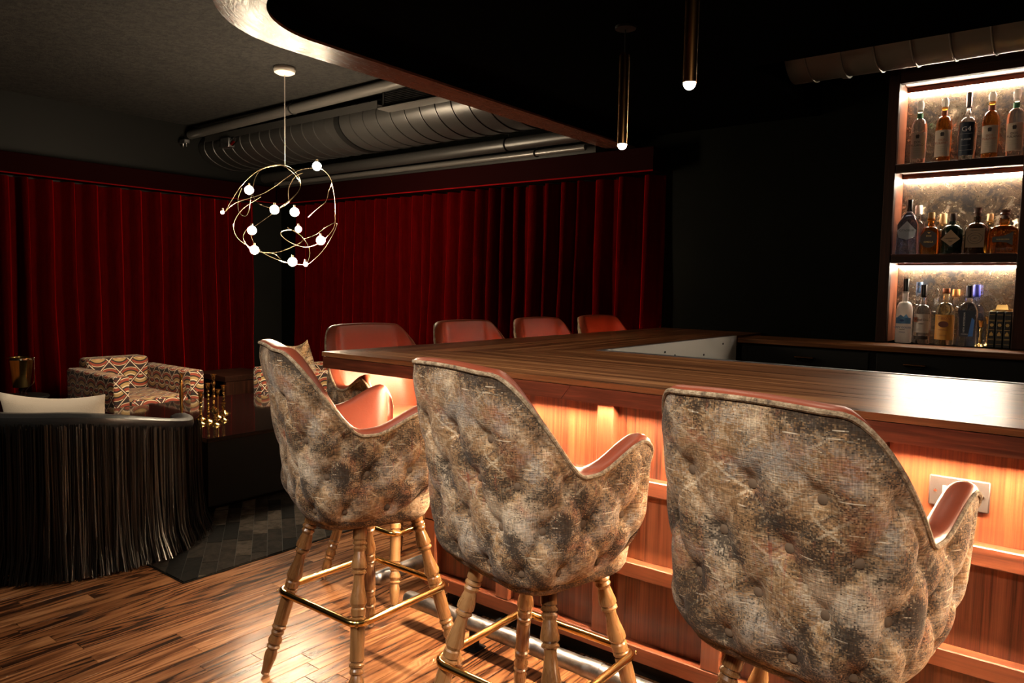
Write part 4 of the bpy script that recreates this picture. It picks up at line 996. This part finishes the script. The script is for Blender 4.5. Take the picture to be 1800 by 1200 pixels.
# ================================================================== BOTTLES
def bottle(x, y, z, h, r, glassm, lab, shape='round', neck=.30, nr=.013, capm=None, caph=.04, capr=.015, sy=1.0, cap='cyl', shoulder=.62, liquid=None, fill=.8):
    t = empty('bottle', (x, y, z + .0006), lab, 'bottle', None)
    P = 2.0 if shape == 'round' else 5.0
    body = h - caph; zs = body * shoulder; zn = body * (shoulder + .20)
    if shape == 'bell': pr = [(0, 0), (r * .95, 0), (r, .006), (r * .93, zs * .9), (r * .55, zs + .03), (nr * 1.2, zs + .055), (nr, zn), (nr, body), (0, body)]
    else:
        pr = [(0, .0), (r * .94, 0), (r, .006), (r, zs)]
        for k in range(1, 6): q = k / 6; pr.append((nr + (r - nr) * (cos(q * pi / 2) ** .8 if shape != 'square' else cos(q * pi / 2) ** 1.3), zs + (zn - zs) * (sin(q * pi / 2) ** 1.1)))
        pr += [(nr, zn), (nr, body - .012), (nr + .002, body - .010), (nr + .002, body), (0, body)]
    # neck narrows back to round
    MB().lathe(pr, 36 if P == 2 else 40, None, 1.0, sy, P).build('glass_body', glassm, t, angle=50)
    if liquid:
        zl = body * fill; q = [(0, .012), (r * .86, .012), (r * .9, .02)]
        for (rr_, zz) in pr[3:]:
            if .02 < zz < zl: q.append((rr_ * .9, zz))
        rl = q[-1][0]; q += [(rl, zl), (0, zl)]; MB().lathe(q, 30, None, 1.0, sy, P).build('liquid', liquid, t, angle=50)
    if capm:
        if cap == 'cyl': MB().lathe([(0, body - .008), (capr, body - .008), (capr, h - .003), (capr * .93, h), (0, h)], 22).build('cap', capm, t)
        elif cap == 'ball': MB().lathe([(0, body - .006), (capr * .8, body - .006), (capr * .8, body + .004), (capr, body + caph * .35), (capr * .95, body + caph * .7), (capr * .6, body + caph * .95), (0, h)], 22).build('stopper', capm, t)
        elif cap == 'flared': MB().lathe([(0, body - .006), (capr * .75, body - .006), (capr * .8, body + caph * .3), (capr * 1.15, body + caph * .45), (capr, body + caph * .6), (capr * 1.2, h - .002), (0, h)], 22).build('stopper', capm, t)
    return t
def rlabel(t, r, z0, z1, half, mat, off=.0008, name='label', seg=14):
    vs = []
    for i in range(seg + 1):
        a = -pi / 2 - half + 2 * half * i / seg
        for z in (z0, z1):
            for rr_ in (r + off, r + off + .0005): vs.append((rr_ * cos(a), rr_ * sin(a), z))
    fs = []
    for i in range(seg):
        a, b = i * 4, i * 4 + 4; fs += [(a + 1, b + 1, b + 3, a + 3), (a, a + 2, b + 2, b), (a + 2, a + 3, b + 3, b + 2), (a, b, b + 1, a + 1)]
    fs += [(0, 1, 3, 2), (seg * 4, seg * 4 + 2, seg * 4 + 3, seg * 4 + 1)]
    return MB().add(vs, fs).build(name, mat, t)
def flabel(t, y, pts, mat, name='label'):
    n = len(pts); return MB().add([(x, y, z) for x, z in pts] + [(x, y - .0007, z) for x, z in pts], [tuple(range(n)), tuple(range(n, 2 * n))[::-1]] + [(i, (i + 1) % n, n + (i + 1) % n, n + i) for i in range(n)]).build(name, mat, t, smooth=False)
def rect(x0, x1, z0, z1): return [(x0, z0), (x1, z0), (x1, z1), (x0, z1)]
def ell(cx_, cz_, a, b, n=24): return [(cx_ + a * cos(2 * pi * i / n), cz_ + b * sin(2 * pi * i / n)) for i in range(n)]
white = colour('white_cap', (.82, .80, .76), .45); paper = colour('cream_paper', (.50, .42, .34), .7); ink = colour('dark_ink', (.03, .02, .02), .6); rustp = colour('rust_paper', (.34, .10, .05), .6)
green = colour('green_band', (.02, .17, .08), .45); navy = colour('navy_label', (.012, .022, .045), .4); silver = colour('silver_print', (.65, .66, .68), .4); blackc = colour('black_cap', (.008, .008, .009), .3)
goldp = colour('gold_print', (.55, .36, .12), .4, .4); sky = colour('sky_blue_print', (.12, .32, .62), .5); cork = colour('cork', (.55, .34, .14), .7); blue = colour('royal_blue_cap', (.07, .10, .60), .4)
YS = 4.935
# top shelf
for (x, liq, band, lab, col_) in ((-.828, None, green, 'clear bottle with white ball stopper and green neck band, left end of the top shelf', 'clear'),
                         (-.702, M['gold_spirit'], rustp, 'amber bottle with white stopper and paper label, second from the left, top shelf', 'amber'),
                         (-.472, M['gold_spirit'], rustp, 'amber bottle with white ball stopper, right of the dark labelled bottle on the top shelf', 'amber'),
                         (-.358, None, green, 'clear bottle with white ball stopper and green neck band, right end of the top shelf', 'clear')):
    t = bottle(x, YS, 2.110, .375, .042, M['glass'] if liq is None else M['amber'], lab, capm=M['frosted'], caph=.055, capr=.020, cap='ball', neck=.3, nr=.015, shoulder=.64)
    rlabel(t, .042, .035, .185, radians(62), paper); rlabel(t, .0152, .272, .300, pi, band, name='neck_band', seg=20)
    e = flabel(t, -.0440, [(-.008, .150), (.008, .150), (.010, .166), (.004, .174), (0, .170), (-.004, .174), (-.010, .166)], ink, 'crest')
    text('DOS', .017, (0, -.0445, .128), t, rustp if col_ == 'amber' else ink); text('FULANO', .017, (0, -.0445, .110), t, rustp if col_ == 'amber' else ink)
    MB().box((-.022, -.0440, .090), (.022, -.0434, .0905)).box((-.02, -.0440, .080), (.02, -.0434, .0805)).box((-.02, -.0440, .070), (.02, -.0434, .0705)).build('small_print', ink, t, smooth=False)
t = bottle(-.583, YS, 2.110, .385, .0465, M['glass'], 'clear bottle with a dark navy label reading G4, middle of the top shelf', capm=colour('silver_foil', (.55, .55, .56), .3, .8), caph=.075, capr=.0145, nr=.0135, shoulder=.60)
rlabel(t, .0465, .030, .215, radians(50), navy); 
text('G4', .038, (0, -.0492, .175), t, silver); text('BLANCO', .012, (0, -.0492, .118), t, silver); MB().box((-.03, -.0492, .150), (.03, -.0488, .1506)).box((-.02, -.0492, .085), (.02, -.0488, .0856)).box((-.03, -.0492, .058), (.03, -.0488, .0586)).build('small_print', silver, t, smooth=False)
# middle shelf
Z2 = 1.585
t = bottle(-.853, YS, Z2, .325, .062, M['blue_glass'], 'pale blue glass bottle with black cap, left end of the middle shelf', shape='bell', capm=blackc, caph=.06, capr=.0155, nr=.014, shoulder=.74)
flabel(t, -.0640, [(-.042, .10), (0, .085), (.042, .10), (.05, .14), (0, .195), (-.05, .14)], colour('pale_blue_label', (.48, .52, .60), .5)); text('CITADELLE', .0155, (0, -.0652, .140), t, ink); flabel(t, -.0640, [(0, .068), (.012, .080), (-.012, .080)], ink, 'emblem')
t = bottle(-.737, YS, Z2, .245, .052, M['amber'], 'amber bottle with round dark label and wooden stopper, beside the pale blue bottle', capm=cork, caph=.035, capr=.018, nr=.018, shoulder=.58, cap='cyl')
flabel(t, -.0545, ell(0, .088, .044, .050), colour('dark_oval_label', (.022, .010, .008), .5)); text('DOS', .014, (0, -.0560, .105), t, goldp); text('OMEGA', .014, (0, -.0560, .070), t, goldp); flabel(t, -.0556, [(0, .118), (.008, .126), (-.008, .126)], goldp, 'emblem')
t = bottle(-.627, YS, Z2, .235, .054, M['dark_glass'], 'black apothecary bottle with tan diamond label, middle of the middle shelf', capm=colour('dark_stopper', (.03, .015, .012), .4), caph=.045, capr=.017, nr=.016, shoulder=.70)
flabel(t, -.0555, [(-.048, .085), (0, .045), (.048, .085), (0, .138)], colour('tan_label', (.30, .19, .11), .6)); text("HENDRICK'S", .0108, (0, -.0570, .088), t, ink); text('GIN', .010, (0, -.0570, .072), t, ink)
t = bottle(-.507, YS, Z2, .262, .0575, M['brown_glass'], 'brown apothecary bottle with square brown label, second from the right on the middle shelf', capm=colour('dark_cork', (.06, .025, .018), .5), caph=.050, capr=.018, nr=.018, shoulder=.64, cap='flared')
flabel(t, -.0590, rect(-.045, .045, .035, .142), colour('brown_label', (.20, .13, .08), .65)); m = MB(); m.tube([(.036 * cos(a), -.0601, .086 + .030 * sin(a)) for a in [2 * pi * i / 30 for i in range(30)]], .0009, 5, True).tube([(.024 * cos(a), -.0601, .086 + .018 * sin(a)) for a in [2 * pi * i / 30 for i in range(30)]], .0008, 5, True); m.build('label_ring', ink, t); text('MONKEY', .011, (0, -.0605, .130), t, ink); text('47', .016, (0, -.0605, .086), t, ink)
t = bottle(-.377, YS, Z2, .245, .071, M['amber'], 'wide shouldered amber bottle with curved black label, right end of the middle shelf', shape='square', sy=.5, capm=colour('walnut_stopper', (.05, .018, .010), .4), caph=.045, capr=.022, nr=.022, shoulder=.60, cap='flared')
cl_ = [(-.050, .062), (-.02, .066), (.02, .060), (.046, .045), (.046, .122), (.03, .110), (.0, .098), (-.05, .092)]; flabel(t, -.0395, cl_, colour('black_label', (.02, .016, .014), .45)); text('FLOR DE CANA', .0085, (0, -.0408, .078), t, goldp)
t = bottle(-.822, YS + .105, Z2, .30, .040, M['glass'], 'clear bottle with white cap, standing behind the pale blue bottle', capm=white, caph=.045, capr=.0195, nr=.014, shoulder=.62)
t = bottle(-.690, YS + .105, Z2, .245, .040, M['pale_spirit'], 'pale gold bottle with pale cork, behind the round labelled amber bottle', capm=colour('pale_cork', (.75, .52, .26), .6), caph=.05, capr=.0195, nr=.015, shoulder=.60)
t = bottle(-.455, YS + .105, Z2, .235, .042, M['pale_spirit'], 'amber bottle with pale stopper, hidden behind the brown apothecary bottle', capm=colour('pale_cork', (.75, .52, .26), .6), caph=.035, capr=.016, nr=.015, shoulder=.60)
# counter level
Z3 = 1.060
t = bottle(-.846, YS - .02, Z3, .382, .0445, M['frosted'], 'tall frosted white bottle with black cap and blue mountain print', capm=blackc, caph=.075, capr=.0165, nr=.0165, shoulder=.60)
rlabel(t, .0445, .115, .150, radians(60), sky, name='mountain_print'); flabel(t, -.0462, [(-.03, .150), (-.012, .168), (.004, .156), (.018, .172), (.032, .150)], sky, 'mountain_print'); flabel(t, -.0466, ell(-.004, .134, .012, .007, 14), colour('dark_blue_print', (.03, .09, .28), .5), 'bird_emblem')
text('GREY GOOSE', .0155, (0, -.0470, .092), t, colour('dark_blue_print', (.03, .09, .28), .5)); text('VODKA', .0095, (0, -.0470, .064), t, colour('dark_blue_print', (.03, .09, .28), .5)); MB().box((-.014, -.0468, .078), (.014, -.0462, .0805)).build('small_print', ink, t, smooth=False)
t = bottle(-.753, YS, Z3, .348, .0455, M['glass'], 'clear bottle with black cap, pale label and red initial, beside the frosted bottle', capm=blackc, caph=.065, capr=.0165, nr=.0155, shoulder=.62)
rlabel(t, .0455, .065, .175, radians(58), colour('grey_label', (.52, .48, .45), .6)); flabel(t, -.0478, rect(-.036, -.019, .128, .155), rustp, 'red_initial'); text('Ketel One', .0175, (.004, -.0487, .141), t, ink); text('VODKA', .009, (0, -.0487, .118), t, ink); rlabel(t, .0455, .026, .046, radians(55), ink, name='dark_band')
t = bottle(-.636, YS, Z3, .328, .0495, M['pale_spirit'], 'flat shouldered bottle with orange gold label and copper stopper, middle of the counter row', capm=colour('copper_cap', (.35, .12, .06), .35, .6), caph=.02, capr=.0195, nr=.018, shoulder=.60)
rlabel(t, .0495, .030, .175, radians(66), colour('amber_label', (.62, .30, .05), .5)); text("Tito's", .028, (0, -.0525, .155), t, rustp); flabel(t, -.0522, ell(0, .120, .026, .018), colour('maroon_oval', (.10, .022, .012), .5), 'oval_seal'); text('Handmade', .011, (0, -.0529, .088), t, rustp); text('VODKA', .010, (0, -.0529, .055), t, rustp)
t = bottle(-.522, YS, Z3, .345, .050, M['glass'], 'square clear bottle with a tall blue and black label and navy cap', shape='square', sy=.85, capm=colour('navy_cap', (.012, .014, .06), .3), caph=.060, capr=.017, nr=.017, shoulder=.68)
flabel(t, -.0432, [(-.034, .055), (.034, .055), (.040, .205), (-.040, .205)], navy); flabel(t, -.0442, [(.010, .057), (.033, .057), (.038, .150), (.024, .165)], colour('bright_blue_print', (.06, .20, .62), .45), 'blue_stripe')
text('NEW AMSTERDAM', .0135, (-.012, -.0452, .135), t, silver, rot=(pi / 2, -pi / 2, 0)); text('VODKA', .010, (-.008, -.0452, .068), t, silver)
t = bottle(-.795, YS + .11, Z3, .365, .042, M['glass'], 'clear bottle with pale blue banded neck, behind the red initial bottle', capm=colour('pale_blue_cap', (.16, .34, .66), .45), caph=.055, capr=.0175, nr=.0175, shoulder=.55)
text('2S', .02, (0, -.0180, .335), t, white)
t = bottle(-.702, YS + .105, Z3, .330, .050, M['glass'], 'round clear decanter with glass stopper, behind the counter row', capm=M['glass'], caph=.05, capr=.016, nr=.015, shoulder=.50, cap='ball')
t = bottle(-.600, YS + .11, Z3, .325, .042, M['glass'], 'clear bottle with orange cap, behind the gold labelled bottle', capm=colour('orange_cap', (.65, .28, .06), .45), caph=.035, capr=.019, nr=.018, shoulder=.58)
t = bottle(-.497, YS + .11, Z3, .352, .044, M['blue_glass'], 'pale blue bottle with bright blue cap, behind the blue labelled bottle', capm=blue, caph=.06, capr=.0185, nr=.017, shoulder=.62)
def small_candle(x, y, h, lab):
    t = empty('candlestick', (x, y, Z3 + .0006), lab, 'candlestick', 'brass candlesticks on the back counter')
    MB().lathe([(0, 0), (.030, 0), (.030, .004), (.016, .012), (.007, .02), (0, .02)], 20).build('foot', M['brass'], t)
    MB().lathe([(0, .018), (.006, .018), (.010, h * .3), (.006, h * .45), (.010, h * .6), (.006, h * .72), (0, h * .74)], 16).build('stem', M['brass'], t)
    MB().lathe([(0, h * .73), (.010, h * .75), (.014, h * .9), (.018, h - .002), (.018, h), (.010, h), (.010, h - .01), (0, h - .01)], 18).build('candle_cup', M['brass'], t)
small_candle(-.452, YS - .03, .150, 'small turned brass candlestick beside the blue labelled bottle, in front')
small_candle(-.428, YS + .07, .170, 'small turned brass candlestick, behind the other one on the back counter')
leath = colour('black_book_cloth', (.010, .009, .009), .45)
for i, lab in enumerate(('black gold-stamped book, left of the three on the counter', 'black gold-stamped book, middle of the three on the counter', 'black gold-stamped book, right of the three against the post')):
    b = empty('book', (-.399 + i * .0365, YS - .005, Z3 + .0006), lab, 'book', 'black books on the back counter')
    MB().cbox((-.0175, -.062, 0), (.0175, .062, .205), .004).build('cover', leath, b)
    MB().box((-.0145, -.058, .2052), (.0145, .055, .2056)).build('page_edge', goldp, b, smooth=False)
    m = MB()
    for z in (.02, .045, .050, .100, .150, .155, .185): m.box((-.013, -.0628, z), (.013, -.0622, z + .0016))
    m.build('spine_lines', goldp, b, smooth=False)['kind'] = 'stuff'; flabel(b, -.0622, [(-.008, .068), (.008, .068), (.009, .078), (0, .092), (-.009, .078)], goldp, 'spine_emblem'); flabel(b, -.0622, ell(0, .128, .009, .009, 12), goldp, 'spine_emblem')
gt = MB().add([(x * w_, y * w_ * .7, z) for (w_, z) in ((.045, 0), (.045, .006), (.030, .007), (.024, .034)) for x, y in ((-1, -1), (1, -1), (1, 1), (-1, 1))], [(3, 2, 1, 0), (12, 13, 14, 15)] + [(k * 4 + i, k * 4 + (i + 1) % 4, k * 4 + 4 + (i + 1) % 4, k * 4 + 4 + i) for k in range(3) for i in range(4)]).build('trinket_box', M['brass'], smooth=False)
gt.location = (-.359, YS - .005, Z3 + .2072); tag(gt, 'small stepped brass trinket box lying on the black books', 'box')
